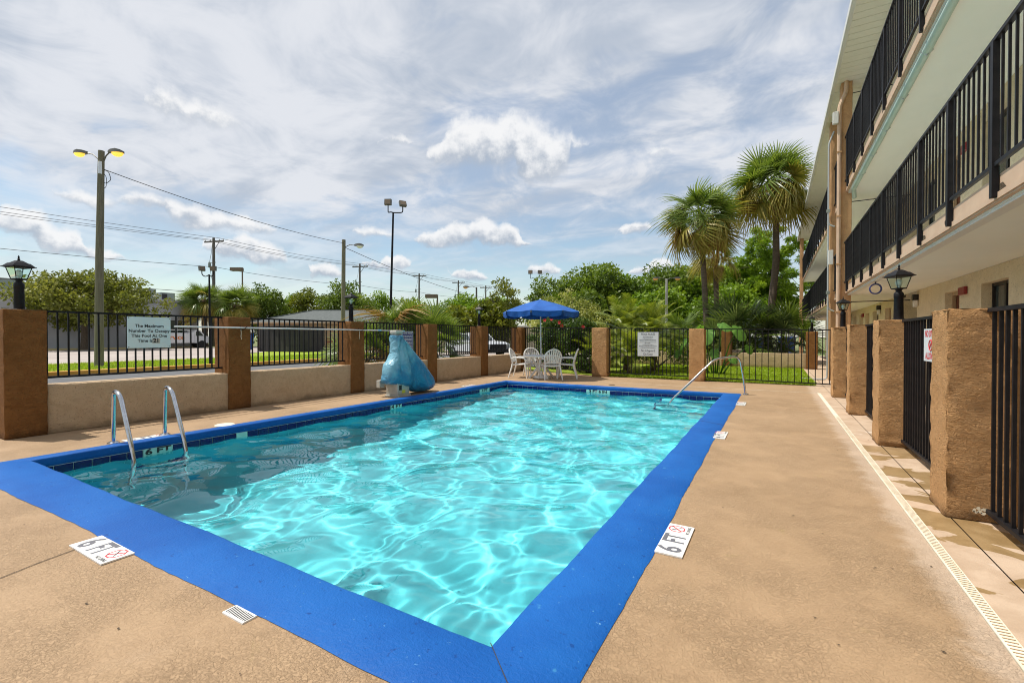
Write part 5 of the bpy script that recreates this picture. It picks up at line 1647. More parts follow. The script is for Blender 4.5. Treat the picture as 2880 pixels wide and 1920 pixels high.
def fan_palm(label, base, pts, r0, r1, n, seed, size=1.25, dry=0.5, group=None, thick=None):
    """pts: trunk points above the base (world)"""
    t = thing('fan_palm', label, 'palm tree', (base[0], base[1], base[2]), group)
    P = [Vector(base)] + [Vector(p) for p in pts]
    fine = []
    for i in range(len(P) - 1):
        for k in range(7): fine.append(P[i].lerp(P[i + 1], k / 7))
    fine.append(P[-1])
    rg = random.Random(seed)
    rad = [(r0 + (r1 - r0) * i / (len(fine) - 1)) * (1 + rg.uniform(-.04, .04)) * (1.25 if i == 0 else 1) for i in range(len(fine))]
    q = MB(); q.tube(fine, rad, 12); q.build('trunk', 'palmbark', t, True)
    c = P[-1] - Vector(base)
    q = MB(); q.lathe([(r1, -.35), (r1 * 1.6, -.1), (r1 * 1.7, .12), (r1 * .9, .4)], tuple(P[-1]), 10); q.build('crown_shaft', 'boots', t, True)
    for k in range(n):
        f = (k + .5) / n
        el_ = math.asin(max(-.93, .99 - 1.66 * f)) + rg.uniform(-.26, .26)
        az_ = k * 2.39996 + rg.uniform(-.25, .25)
        f0 = f; f = min(1, max(0, f + rg.uniform(-.22, .22)))
        if f < .3: me = rg.choice(FAN['up'])
        elif f < .3 + .6 * (1 - dry): me = rg.choice(FAN['mid'])
        else: me = rg.choice(FAN['low'] if f > .74 else FAN['low'][:2] + FAN['mid'][1:2])
        f = f0
        put_frond(t, me, c + Vector((0, 0, .15 * (1 - f))), az_, el_, rg.uniform(-1.25, 1.25), size * rg.uniform(.72, 1.12))
    return t
GP = 'tall fan palms by the motel lawn'
fan_palm('straight fan palm left of the taller one by the motel lawn', (-2.95, 24.8, .3), [(-3.02, 24.78, 2.2), (-3.12, 24.72, 4.2), (-3.28, 24.66, 7.05)], .15, .12, 66, 61, 1.22, .60, GP)
fan_palm('tallest fan palm with a curved leaning trunk beside the motel', (-0.42, 26.9, .3), [(-0.20, 27.0, 2.6), (0.02, 27.1, 5.2), (0.0, 27.1, 7.2), (-0.14, 27.04, 8.95)], .19, .135, 66, 62, 1.32, .64, GP)
fan_palm('small fan palm half hidden below the two tall ones', (-3.36, 32.7, .3), [(-3.36, 32.7, 3.5), (-3.44, 32.66, 6.3)], .17, .15, 30, 63, .95, .8, GP)
GL = 'fan palms by the white building'
fan_palm('left one of the two thick fan palms by the white building', (-61.6, 30.0, 0), [(-61.7, 30.0, 3.0), (-61.8, 30.0, 5.6)], .34, .28, 92, 64, 1.72, .2, GL)
fan_palm('right one of the two thick fan palms by the white building', (-58.9, 32.3, 0), [(-58.9, 32.3, 3.0), (-58.9, 32.3, 5.0)], .34, .28, 88, 65, 1.68, .2, GL)
def palmetto(label, base, n, seed, size, kinds, spread=70, group=None):
    t = thing('palmetto_clump', label, 'palm shrub', base, group)
    rg = random.Random(seed)
    q = MB(); q.lathe([(.16, 0), (.20, .1), (.18, .3), (.06, .45)], tuple(base), 10); q.build('stump', 'boots', t, True)
    for k in range(n):
        f = (k + .5) / n
        me = rg.choice([m_ for kd in kinds for m_ in FAN[kd]])
        put_frond(t, me, (rg.uniform(-.15, .15), rg.uniform(-.15, .15), .3 + .3 * (1 - f)), k * 2.39996 + rg.uniform(-.3, .3), R(86) - R(spread) * f + rg.uniform(-.18, .18), rg.uniform(-1.1, 1.1), size * rg.uniform(.8, 1.15))
    return t
GB = 'palmettos between the tall palms'
palmetto('dark palmetto clump at the foot of the straight palm', (-2.2, 24.2, .3), 22, 71, 1.35, ['pal'], 80, GB)
palmetto('dark palmetto clump between the two tall palm trunks', (-1.2, 24.6, .5), 26, 72, 1.75, ['pal'], 85, GB)
palmetto('dark palmetto clump right of the leaning palm trunk', (0.35, 25.6, .4), 22, 73, 1.5, ['pal'], 85, GB)
palmetto('palmetto clump spreading over the fence left of the elephant ears', (-3.9, 22.9, .3), 20, 74, 1.1, ['pal'], 80, GB)
palmetto('low palmetto under the double lamp', (-5.6, 23.6, .3), 16, 75, 1.1, ['pal', 'up'], 85, GB)
# palm clump behind the left fence by the navy rules sign
GC = 'palm clump behind the lift'
palmetto('green fan palm clump behind the fence left of the navy rules sign', (-13.3, 12.1, 0), 30, 76, 1.12, ['up', 'pal'], 105, GC)
palmetto('fan palm clump with dry brown skirt behind the lift', (-12.6, 13.2, .80), 36, 77, .92, ['up', 'pal', 'dry'], 150, GC)
palmetto('green fan palm clump between the lift and the white vehicle', (-12.0, 14.4, .3), 30, 78, 1.1, ['up', 'pal'], 120, GC)

def feather_mesh(seed, m, L=1.5, n=34, ll=0.34, arc=0.75):
    rg = random.Random(seed)
    V = []; F = []; A = []
    def rp(f):
        a = f * arc * 1.9
        return Vector((L * math.sin(a) / (arc * 1.9) * 1.0, 0, L * (f * 0.55 - 0.62 * f * f * arc)))
    for i in range(9):
        f = i / 8; p = rp(f); hw = .014 * (1.1 - f)
        V += [(p.x, -hw, p.z), (p.x, hw, p.z)]; A += [.7, .7]
    for i in range(8): F.append((2 * i, 2 * i + 1, 2 * i + 3, 2 * i + 2))
    for k in range(n):
        f = .12 + .88 * k / (n - 1); p = rp(f); d_ = (rp(min(1, f + .02)) - rp(f - .02)).normalized()
        l_ = ll * (math.sin(math.pi * min(1, .12 + f * .9)) ** .5) * rg.uniform(.85, 1.1)
        for s_ in (-1, 1):
            tone = rg.random(); b = len(V)
            u = (d_ * .75 + Vector((0, s_ * .85, .22))).normalized()
            for j, g in enumerate((0, .5, 1.0)):
                q_ = p + u * l_ * g + Vector((0, 0, -.22 * l_ * g * g))
                hw = .011 * (.8, 1, .1)[j]
                w_ = d_ * hw
                V += [tuple(q_ - w_), tuple(q_ + w_)]; A += [tone, tone]
            F += [(b, b + 1, b + 3, b + 2), (b + 2, b + 3, b + 5, b + 4)]
    return np_mesh('frond', V, F, m, None, A, link=False)
FEA = [feather_mesh(1, 'fr_date', arc=.6), feather_mesh(2, 'fr_date', arc=.85), feather_mesh(3, 'fr_date', arc=1.0)]
def date_palm(label, base, ht, n, seed, size, group):
    t = thing('date_palm', label, 'palm tree', base, group)
    rg = random.Random(seed)
    q = MB(); q.tube([Vector(base), Vector(base) + Vector((.04, 0, ht * .5)), Vector(base) + Vector((0, .03, ht))], [.11, .08, .10], 10); q.build('trunk', 'boots', t, True)
    for k in range(n):
        f = (k + .5) / n
        put_frond(t, rg.choice(FEA), (0, .03, ht), k * 2.39996, R(70) - R(110) * f, rg.uniform(-.3, .3), size * rg.uniform(.85, 1.1))
GD_ = 'date palms behind the far fence'
date_palm('feathery date palm right above the far fence pillar by the umbrella', (-4.85, 16.9, 0), 1.5, 40, 81, 1.15, GD_)
date_palm('feathery date palm left of the white pool rules sign', (-3.85, 16.9, 0), 1.3, 38, 82, 1.15, GD_)
date_palm('low feathery palm drooping behind the patio chairs', (-5.7, 16.0, 0), .55, 30, 83, .85, GD_)
date_palm('low feathery palm behind the fence at the left edge of the lawn', (-4.35, 15.6, 0), .65, 32, 84, .95, GD_)

# elephant ears
def ear_mesh(seed, s_):
    rg = random.Random(seed)
    V = []; F = []; A = []
    n, mm_ = 20, 7
    V.append((0, 0, 0)); A.append(.6)
    for j in range(1, mm_ + 1):
        f = j / mm_
        for k in range(n):
            a = 2 * math.pi * k / n
            r_ = 0.5 * (1 - math.sin(a) * .0) * (1.0 + .32 * math.cos(a)) * (1 - .55 * max(0, -math.cos(a)) ** 8)
            x = r_ * math.cos(a) * f * 1.1 + .12 * f; y = r_ * math.sin(a) * f * .92
            z = -.22 * (x * x + y * y) + .03 * f * math.sin(a * 6 + seed) - .10 * abs(y) + .012 * math.cos(a * 12) * f
            V.append((x * s_, y * s_, z * s_)); A.append(min(1, max(0, .5 + .6 * math.sin(a * 9) * f + rg.uniform(-.15, .15))))
    for k in range(n): F.append((0, 1 + k, 1 + (k + 1) % n, 1 + (k + 1) % n))
    tri = [(0, 1 + k, 1 + (k + 1) % n) for k in range(n)]
    quad = []
    for j in range(mm_ - 1):
        for k in range(n):
            k2 = (k + 1) % n
            quad.append((1 + j * n + k, 1 + (j + 1) * n + k, 1 + (j + 1) * n + k2, 1 + j * n + k2))
    me = bpy.data.meshes.new('leaf')
    me.from_pydata(V, [], tri + quad)
    a_ = me.attributes.new('v', 'FLOAT', 'POINT'); a_.data.foreach_set('value', np.array(A, np.float32))
    me.polygons.foreach_set('use_smooth', [True] * len(me.polygons))
    me.materials.append(M['ear'])
    return me
EARS = [ear_mesh(1, .60), ear_mesh(2, .48), ear_mesh(3, .34)]
t = thing('elephant_ear', 'light green elephant ear plant with huge leaves above the far fence', 'plant', (-1.75, 16.9, 0))
for k, (x, y, z, az_, el_, i_) in enumerate([(-1.98, 16.55, 1.50, -2.1, -1.15, 0), (-1.55, 16.75, 1.74, -.6, -.55, 1), (-1.05, 16.65, 1.60, -.9, -.9, 0), (-2.25, 16.9, 1.66, 2.9, -.75, 1), (-1.75, 16.5, .85, -1.6, -1.2, 2), (-1.2, 16.5, .66, -1.2, -.8, 2), (-2.75, 16.7, 1.18, -2.4, -1.0, 1), (-2.95, 16.8, .8, -2.2, -.9, 2), (-.75, 16.7, 1.0, -.8, -1.1, 2), (-2.45, 16.5, .55, -2.0, -1.1, 2)]):
    o = bpy.data.objects.new('leaf', EARS[i_]); col.objects.link(o); o.parent = t
    o.location = Vector((x, y, z)) - Vector(t.location); o.rotation_euler = Euler((.25 * math.sin(k * 2.3), -el_, az_), 'XYZ')
    q = MB(); q.tube([(-1.75 + (x + 1.75) * .2, 16.9, 0), (-1.75 + (x + 1.75) * .6, (y + 16.9) / 2, z * .65), (x, y, z)], [.028, .02, .012], 6); q.build('stalk', 'ear', t, True)

# grass blades over the sunny lawn
rg = np.random.RandomState(9)
def blades(name, label, boxes, n, hgt, z0, m='lf_grass'):
    Vs = []; tot = 0
    for (xa, xb, ya, yb, k) in boxes:
        nn_ = int(n * k)
        P = np.stack([rg.uniform(xa, xb, nn_), rg.uniform(ya, yb, nn_), np.full(nn_, z0)], 1)
        a = rg.uniform(0, 6.28, nn_); h = hgt * rg.uniform(.5, 1.4, nn_)
        d_ = np.stack([np.cos(a), np.sin(a), np.zeros(nn_)], 1)
        tip = P + d_ * (h * rg.uniform(-.2, .8, nn_))[:, None] + np.array([0, 0, 1]) * h[:, None]
        sd = np.stack([-d_[:, 1], d_[:, 0], np.zeros(nn_)], 1) * .012
        Vs.append(np.stack([P - sd, P + sd, tip], 1).reshape(-1, 3)); tot += nn_
    V = np.concatenate(Vs)
    o = np_mesh(name, V, np.arange(len(V)).reshape(-1, 3), m, None, np.repeat(rg.rand(tot), 3))
    return tag(o, label, 'grass', kind='stuff')
blades('grass', 'short sunny green grass behind the far fence', [(-4.9, .95, 14.42, 17.5, .6), (-4.9, .95, 17.5, 21.6, .4)], 42000, .055, .01)
blades('grass', 'grass strip between the parking lots', [(-27.4, -21.6, 2, 24, 1.0)], 26000, .10, .06)

# ================================================================ GARDEN WALL, BINS
o = rough_block('garden_wall', 'lowwall', -6.2, 1.07, 21.72, 21.98, 0, 0.62, 0.003, 0.2, 90)
tag(o, 'low tan planter wall at the back of the sunny lawn', 'wall')
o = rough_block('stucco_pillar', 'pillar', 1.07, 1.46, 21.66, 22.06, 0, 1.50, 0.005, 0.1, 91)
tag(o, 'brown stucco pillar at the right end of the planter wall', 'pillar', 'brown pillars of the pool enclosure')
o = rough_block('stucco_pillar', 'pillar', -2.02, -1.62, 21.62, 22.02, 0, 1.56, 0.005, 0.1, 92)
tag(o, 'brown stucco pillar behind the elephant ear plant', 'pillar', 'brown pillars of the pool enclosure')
fence('thin black railing on top of the planter wall', (-1.62, 21.85), (1.07, 21.85), 0.70, 1.46, 0.70, 1.44, 0.16, G1)
for (x, y, w_, h_, lb) in ((0.55, 29.6, .85, 1.0, 'larger blue bin behind the planter wall by the motel'), (-0.75, 30.0, .8, .95, 'blue bin half hidden by the palmettos')):
    t = thing('wheelie_bin', lb, 'bin', (x, y, .3), 'blue bins behind the planter wall')
    q = MB(); q.frustum((x, y), .3, w_ * .42, .3 + h_ * .9, w_ * .5); q.build('body', 'bin', t)
    q = MB(); q.box(x - w_ * .54, x + w_ * .54, y - w_ * .54, y + w_ * .54, .3 + h_ * .9, .3 + h_, .02); q.build('lid', 'bin', t)

# ================================================================ POLES, LAMPS, WIRES
def cobra(parent, a, b, lens, s_=1.0):
    """arm from a to b with a cobra-head lamp at b"""
    a = Vector(a); b = Vector(b)
    d_ = (b - a); d_.z = 0; d_.normalize(); n = Vector((-d_.y, d_.x, 0))
    q = MB(); q.tube([a, a.lerp(b, .5) + Vector((0, 0, .12 * s_)), b], .028 * s_, 6); q.build('arm', 'lampmetal', parent, True)
    q = MB(); vs = []
    L, W, H_ = .62 * s_, .19 * s_, .13 * s_
    for (f, w_, z0, z1) in ((-.1, .3, -.25, .5), (.15, .75, -.3, .8), (.55, 1, -.35, 1), (.85, .75, -.3, .7), (1.0, .3, -.2, .3)):
        c = b + d_ * (L * f)
        vs += [c + n * (W * w_) + Vector((0, 0, z0 * H_)), c + n * (W * w_ * .8) + Vector((0, 0, z1 * H_)), c - n * (W * w_ * .8) + Vector((0, 0, z1 * H_)), c - n * (W * w_) + Vector((0, 0, z0 * H_))]
    fs = []
    for i in range(4):
        for j in range(4): fs.append((i * 4 + j, i * 4 + (j + 1) % 4, i * 4 + 4 + (j + 1) % 4, i * 4 + 4 + j))
    fs += [(0, 1, 2, 3), (19, 18, 17, 16)]
    q.add(vs, fs); hd = q.build('lamp_head', 'lampmetal', parent, True)
    q = MB()
    vs = []; fs = []
    c = b + d_ * (L * .55)
    for i in range(6):
        f = i / 5 * math.pi / 2
        for k in range(14):
            a_ = 2 * math.pi * k / 14
            vs.append(c + d_ * (L * .40 * math.cos(f) * math.cos(a_)) + n * (W * .92 * math.cos(f) * math.sin(a_)) + Vector((0, 0, -.3 * H_ - 1.35 * H_ * math.sin(f))))
    for i in range(5):
        for k in range(14): fs.append((i * 14 + k, i * 14 + (k + 1) % 14, i * 14 + 14 + (k + 1) % 14, i * 14 + 14 + k))
    q.add(vs, fs); q.build('lens', lens, hd, True)
t = thing('lamp_pole', 'weathered wooden pole with two lit amber lamps on the left', 'lamp pole', (-23.9, 7.66, 0))
q = MB(); q.tube([(-23.94, 7.645, 0), (-23.9, 7.68, 4.5), (-23.80, 7.74, 8.86)], [.155, .135, .105], 14); q.build('pole', 'pine_wood', t, True)
cobra(t, (-23.82, 7.70, 8.45), (-24.32, 7.42, 8.78), 'sodium', .8)
cobra(t, (-23.78, 7.76, 8.30), (-23.52, 7.92, 8.82), 'sodium', .88)
q = MB(); q.box(-23.75, -23.70, 7.62, 7.72, 7.9, 8.4); q.build('bracket', 'alu', t)
t = thing('lamp_pole', 'wooden pole with one grey cobra lamp behind the left pillars', 'lamp pole', (-27.06, 22.47, 0))
q = MB(); q.tube([(-27.15, 22.42, 0), (-27.06, 22.47, 8.3)], [.16, .13], 12); q.build('pole', 'pine_wood', t, True)
cobra(t, (-27.02, 22.5, 7.75), (-26.35, 22.88, 7.90), 'bulb', 1.0)
def flood(label, base, top, heads, r_=.055, group=None, sz=.2):
    t = thing('floodlight_mast', label, 'floodlight', (base[0], base[1], 0), group)
    q = MB(); q.tube([Vector(base), Vector(base).lerp(Vector(top), .5), Vector(top)], [r_ * 1.2, r_, r_ * .8], 10); q.build('mast', 'black', t, True)
    tp = Vector(top)
    for hx, yaw, tilt in heads:
        h = Vector(hx)
        q = MB(); q.tube(smooth_path([tp, tp.lerp(h, .5) - Vector((0, 0, .18)), Vector((h.x, h.y, tp.z)), h], .2, 5), r_ * .5, 6); q.build('arm', 'black', t, True)
        d_ = Vector((math.sin(yaw) * math.cos(tilt), -math.cos(yaw) * math.cos(tilt), math.sin(tilt)))
        sd = Vector((0, 0, 1)).cross(d_).normalized(); u = d_.cross(sd)
        c = h + Vector((0, 0, sz * .9))
        q = MB(); q.obox(c, sd, u, d_, sz, sz * .85, sz * .42); hd = q.build('lamp_head', 'lampmetal', t)
        q = MB(); q.obox(c + d_ * sz * .43, sd, u, d_, sz * .82, sz * .68, .006); q.build('lens', 'bronze', hd)
    return t
flood('tall black floodlight mast with two heads left of the lift', (-20.55, 20.45, 0), (-20.33, 20.59, 8.9), [((-20.60, 20.43, 9.35), 0.45, .15), ((-19.82, 20.88, 9.25), 1.1, .5)], .07, None, .21)
flood('short black floodlight mast in front of the left palm pair', (-21.50, 10.67, 0), (-21.52, 10.66, 4.02), [((-21.80, 10.50, 4.18), 1.6, .2), ((-21.36, 10.75, 4.18), .5, 0)], .042, None, .12)
flood('distant thin floodlight mast behind the umbrella', (-27.41, 53.46, 0), (-27.41, 53.46, 8.9), [((-27.95, 53.15, 9.55), .2, .1), ((-26.87, 53.77, 9.55), .8, .1)], .07, None, .27)
def shoebox(label, base, h, side, s_=1.0):
    t = thing('parking_light', label, 'parking light', base)
    x, y, _ = base
    q = MB(); q.tube([(x, y, 0), (x, y, h)], .09 * s_, 8); q.build('pole', 'bronze', t)
    q = MB(); q.obox((x + side[0] * .75 * s_, y + side[1] * .75 * s_, h - .25), side, (-side[1], side[0], 0), (0, 0, 1), .75 * s_, .35 * s_, .22 * s_); q.build('lamp_box', 'bronze', t)
shoebox('box shaped parking light above the left palm pair', (-62.8, 35.3, 0), 10.7, (-.87, -.5, 0), 1.0)
shoebox('box shaped parking light between two utility poles', (-48.2, 58.8, 0), 8.2, (-.87, -.5, 0), 1.3)
t = thing('double_lamp', 'pale concrete lamp post with two drooping amber lamps on the right', 'lamp post', (-7.25, 36.24, 0))
q = MB(); q.tube([(-7.25, 36.24, 0), (-7.25, 36.24, 5.75)], [.13, .085], 12); q.build('pole', 'concrete', t, True)
cobra(t, (-7.25, 36.24, 5.62), (-7.75, 35.95, 5.78), 'sodiumdim', .8); cobra(t, (-7.25, 36.24, 5.62), (-6.75, 36.53, 5.78), 'sodiumdim', .8)
t = thing('street_lamp', 'slim grey street lamp with one head left of the umbrella', 'street lamp', (-34.1, 49.6, 0))
q = MB(); q.tube([(-34.1, 49.6, 0), (-34.1, 49.6, 7.8)], [.15, .11], 10); q.build('pole', 'greywood', t, True)
cobra(t, (-34.1, 49.6, 7.7), (-35.0, 49.1, 7.85), 'sodiumdim', 1.2)
t = thing('signal_post', 'tan square post top with a white box above the shrubs', 'post', (-15.3, 43.1, 0))
q = MB(); q.box(-15.45, -15.1, 42.95, 43.3, 0, 5.8, .02); q.build('post', 'trim', t)
q = MB(); q.box(-15.09, -14.8, 43.0, 43.25, 5.2, 5.75, .03); q.build('box', 'gutter', t)

UP = [(-65.1, 32.8), (-65.4, 57.8), (-64.6, 72.8), (-64.6, 86.4), (-65.0, 98.7), (-65.1, 110.0)]
UL = ['nearest utility pole with cross arm behind the left palms', 'utility pole with cross arm right of the wooden lamp pole', 'utility pole with cross arm right of the floodlight mast',
      'utility pole with cross arm above the palm clump', 'utility pole with cross arm next to the single street lamp', 'most distant small utility pole left of the umbrella']
upr = thing('utility_pole', UL[0], 'utility pole', (0, 0, 0), 'utility poles along the street')
q = MB(); q.tube([(0, 0, 0), (0, 0, 7), (0.05, 0, 14.5)], [.24, .2, .15], 10); q.build('pole', 'greywood', upr, True)
q = MB(); q.obox((.1, 0, 14.0), (1, .15, 0), (-.15, 1, 0), (0, 0, 1), 1.55, .07, .09); q.build('cross_arm', 'greywood', upr)
q = MB(); q.tube([(.1, .05, 12.9), (.95, .15, 13.95)], .04, 5); q.build('brace', 'greywood', upr)
for dx_ in (-1.4, -.6, .9, 1.5):
    q = MB(); q.lathe([(.04, 14.09), (.07, 14.15), (.04, 14.22), (.06, 14.28), (.02, 14.33)], (.1 + dx_, dx_ * .15, 0), 7); q.build('insulator', 'conduit', upr)
q = MB(); q.tube([(-.95, 0, 11.2), (.45, 0, 11.2)], .05, 5); q.lathe([(.16, 10.6), (.18, 11.0), (.14, 11.3)], (-.8, 0, 0), 8); q.tube([(-.8, 0, 11.3), (-.4, 0, 12.6), (-.2, 0, 13.8)], .03, 4); q.tube([(-.8, 0, 10.7), (-.3, 0, 8.9), (-.12, 0, 7.2)], .035, 4); q.build('switchgear', 'acgrey', upr)
for i, (p, lb) in enumerate(zip(UP, UL)):
    o = upr if i == 0 else copy_tree(upr)
    o.location = (p[0], p[1], 0); o['label'] = lb
    o.rotation_euler = (0, 0, R(8))
def wire(label, pts, sag, r_=.016, group='overhead wires'):
    q = MB()
    for a, b in zip(pts[:-1], pts[1:]):
        a = Vector(a); b = Vector(b)
        q.tube([a.lerp(b, k / 14) - Vector((0, 0, sag * 4 * (k / 14) * (1 - k / 14) * (a - b).length / 40)) for k in range(15)], r_, 4)
    return tag(q.build('overhead_wire', 'wire'), label, 'wire', group)
def along(dx_, z):
    return [(-65.3 + dx_, -26, z)] + [(p[0] + dx_, p[1], z) for p in UP]
wire('uppermost overhead wire running over all the utility poles', along(1.4, 14.32), .55, .022)
wire('overhead wire second from the top along the utility poles', along(-.5, 14.32), .62, .022)
wire('overhead wire third from the top along the utility poles', along(-1.3, 14.32), .7, .022)
wire('lower overhead wire below the cross arms of the utility poles', along(.2, 10.6), .6, .026)
wire('service wire from the two lamp pole to the single lamp pole', [(-23.75, 7.78, 8.12), (-27.0, 22.5, 8.05)], .75, .015)
wire('service wire falling from the single lamp pole toward the far trees', [(-27.0, 22.5, 7.75), (-36.0, 62.0, 7.0)], .9, .02)
wire('low cable crossing in front of the white building roof', [(-62.0, -14, 6.6), (-63.0, 34.0, 7.0)], .1, .03)
wire('lowest cable crossing the roof units of the white building', [(-62.0, -14, 4.9), (-63.0, 36.0, 5.4)], .1, .03)
t = thing('wire_tangle', 'loose loops of wire below the lamps of the wooden pole', 'wire', (-23.75, 7.8, 7.8))
q = MB()
q.tube(smooth_path([(-23.78, 7.78, 8.1), (-23.62, 7.9, 8.05), (-23.5, 7.95, 7.7), (-23.7, 7.85, 7.55), (-23.8, 7.78, 7.6)], .1, 4), .012, 4)
q.tube(smooth_path([(-23.78, 7.78, 8.0), (-23.68, 7.86, 7.8), (-23.7, 7.85, 7.4), (-23.8, 7.76, 7.3)], .1, 4), .010, 4)
q.build('loop', 'wire', t, True)

# ================================================================ BUILDINGS BEYOND
t = thing('white_building', 'long white flat roofed building behind the parking lot on the left', 'building', (-66, -5, 0))
q = MB(); q.box(-80, -63.6, -45, 30.0, 0, 5.45); q.build('wall', 'bldgwhite', t)
q = MB(); q.box(-80.2, -63.35, -45.2, 30.2, 5.45, 5.78); q.build('parapet', 'bldgwhite', t)
q = MB(); q.box(-63.6, -63.5, -14, 9.0, 3.0, 4.1); q.build('sign_band', 'bronze', t)
for ya in (23.4, 25.2, 27.0):
    q = MB(); q.box(-63.6, -63.52, ya, ya + 1.5, 1.5, 3.3); wn_ = q.build('window', 'window', t)
    q = MB(); q.box(-63.53, -63.48, ya - .08, ya + 1.58, 3.3, 3.42); q.box(-63.53, -63.48, ya - .08, ya + 1.58, 1.4, 1.5); q.box(-63.53, -63.48, ya + .7, ya + .8, 1.5, 3.3); q.build('frame', 'bldgwhite', wn_)
for (x, y, w_, d_, h_, lb) in ((-66.2, 12.4, 1.2, 2.2, 1.25, 'grey roof unit behind the left lantern'), (-66.4, 15.6, 1.2, 1.6, 1.0, 'smaller grey roof unit right of the left lantern'), (-66.4, 24.6, 1.2, 1.7, 1.25, 'grey roof unit right of the broad tree crown'), (-67.6, 28.2, .8, .8, 1.1, 'tan roof unit next to the left palm crown'), (-66.4, 9.2, 1.2, 1.5, 1.0, 'grey roof unit at the left picture edge')):
    u = thing('roof_unit', lb, 'roof unit', (x, y, 5.78), 'units on the white building roof')
    q = MB(); q.box(x - w_, x + w_, y - d_, y + d_, 5.78, 5.78 + h_, .03); q.build('housing', 'acgrey', u)
    q = MB(); q.box(x + w_, x + w_ + .02, y - d_ * .8, y - d_ * .1, 5.95, 5.6 + h_); q.build('grille', 'screen', u)
# hip roofed house
HO = Vector((-42.6, 25.4, 0)); E1 = Vector((.866, .5, 0)); E2 = Vector((-.5, .866, 0))
def hv(a, b, z): return HO + E1 * a + E2 * b + Vector((0, 0, z))
t = thing('hip_roof_house', 'low brown house with grey hip roof behind the bin enclosure', 'house', tuple(HO))
q = MB(); q.obox(hv(5.5, 4.5, 1.95), E1, E2, (0, 0, 1), 5.5, 4.5, .75); wl = q.build('wall', 'housewall', t)
q = MB(); q.obox(hv(5.5, 4.5, .6), E1, E2, (0, 0, 1), 5.52, 4.52, .6); q.build('brick_base', 'housebrick', t)
q = MB(); o_ = .6
q.add([hv(-o_, -o_, 2.66), hv(11 + o_, -o_, 2.66), hv(11 + o_, 9 + o_, 2.66), hv(-o_, 9 + o_, 2.66), hv(3.3, 4.5, 4.05), hv(8.6, 4.5, 4.05)], [(0, 1, 5, 4), (1, 2, 5), (2, 3, 4, 5), (3, 0, 4), (3, 2, 1, 0)])
rf = q.build('roof', 'houseroof', t)
q = MB(); q.tube([hv(-o_, -o_, 2.68), hv(3.3, 4.5, 4.08), hv(8.6, 4.5, 4.08), hv(11 + o_, -o_, 2.68)], .07, 5); q.build('ridge_cap', 'houseroof', rf)
q = MB(); q.obox(hv(5.5, -o_ - .02, 2.6), E1, E2, (0, 0, 1), 6.1, .03, .08); q.build('fascia', 'trim', rf)
for a, w_ in ((6.0, .5), (8.8, .45)):
    q = MB(); q.obox(hv(a, -.03, 1.5), E1, E2, (0, 0, 1), w_, .03, 1.05 if a < 7 else 1.0); sh_ = q.build('shutter', 'trim', t)
    for k in range(12):
        q = MB(); q.obox(hv(a, -.07, .6 + k * .16), E1, E2, (0, 0, 1), w_ * .95, .012, .05); q.build('slat', 'trim', sh_)
q = MB(); q.obox(hv(4.0, -.03, 1.7), E1, E2, (0, 0, 1), .75, .02, .62); q.build('window', 'curtain', t)
# bin enclosure and dumpster
t = thing('bin_enclosure', 'charcoal board enclosure on the lawn in front of the house', 'enclosure', (-35.5, 22.8, 0))
pbx = None
for k in range(24):
    x = -37.7 + k * .195; y = 22.55 + k * .02
    if pbx is None:
        q = MB(); q.box(0, .185, 0, .05, 0, 2.08); pbx = q.build('board', 'screen'); pbx.parent = t; o = pbx
    else: o = inst(pbx, t, (0, 0, 0))
    o.location = (x + 35.5, y - 22.8, 0.05 + random.uniform(-.01, .01))
q = MB(); q.box(-37.75, -33.0, 22.62, 22.70 + .3, 2.13, 2.2); q.box(-37.75, -37.68, 22.6, 25.0, 0.05, 2.13); q.box(-33.1, -33.0, 23.1, 25.4, .05, 2.13); q.build('side', 'screen', t)
t = thing('dumpster', 'dark blue dumpster at the left end of the charcoal enclosure', 'dumpster', (-38.6, 21.6, 0))
q = MB(); q.prism([(20.9, .2), (22.2, .2), (22.3, 1.6), (20.8, 1.2)], 'x', -39.2, -38.0); q.build('body', 'bin', t)
q = MB(); q.prism([(20.75, 1.22), (22.35, 1.62), (22.35, 1.68), (20.75, 1.28)], 'x', -39.25, -37.95); q.build('lid', 'dark', t)
q = MB(); q.box(-39.1, -38.9, 21.0, 21.2, 0, .2); q.box(-38.3, -38.1, 21.0, 21.2, 0, .2); q.build('caster', 'tyre', t)
# cream wall and number board by the far lot
t = thing('cream_wall', 'cream block wall behind the white vehicle by the far lot', 'wall', (-25.0, 35.0, 0))
wA, wB = Vector((-26.5, 32.3, 0)), Vector((-17.8, 35.6, 0)); wu = (wB - wA).normalized(); wn = Vector((wu.y, -wu.x, 0))
q = MB(); q.obox((wA + wB) / 2 + Vector((0, 0, 1.08)), wu, wn, (0, 0, 1), (wB - wA).length / 2, .12, 1.08); q.build('wall', 'creamwall', t)
q = MB(); q.obox((wA + wB) / 2 + Vector((0, 0, 2.2)), wu, wn, (0, 0, 1), (wB - wA).length / 2 + .05, .17, .05); q.build('coping', 'gutter', t)
nb = wA + (wB - wA) * .565 + Vector((0, 0, 1.82))
t = thing('number_board', 'navy board with white numbers on the cream wall', 'sign', tuple(nb))
q = MB(); q.obox(nb + wn * .15, wu, wn, (0, 0, 1), .5, .015, .26); q.build('board', 'signblue', t)
text_mesh('lettering', '1679', .30, 'signwhite', t, nb + wn * .175 + Vector((0, 0, .07)), wu, (0, 0, 1), bold=.006)
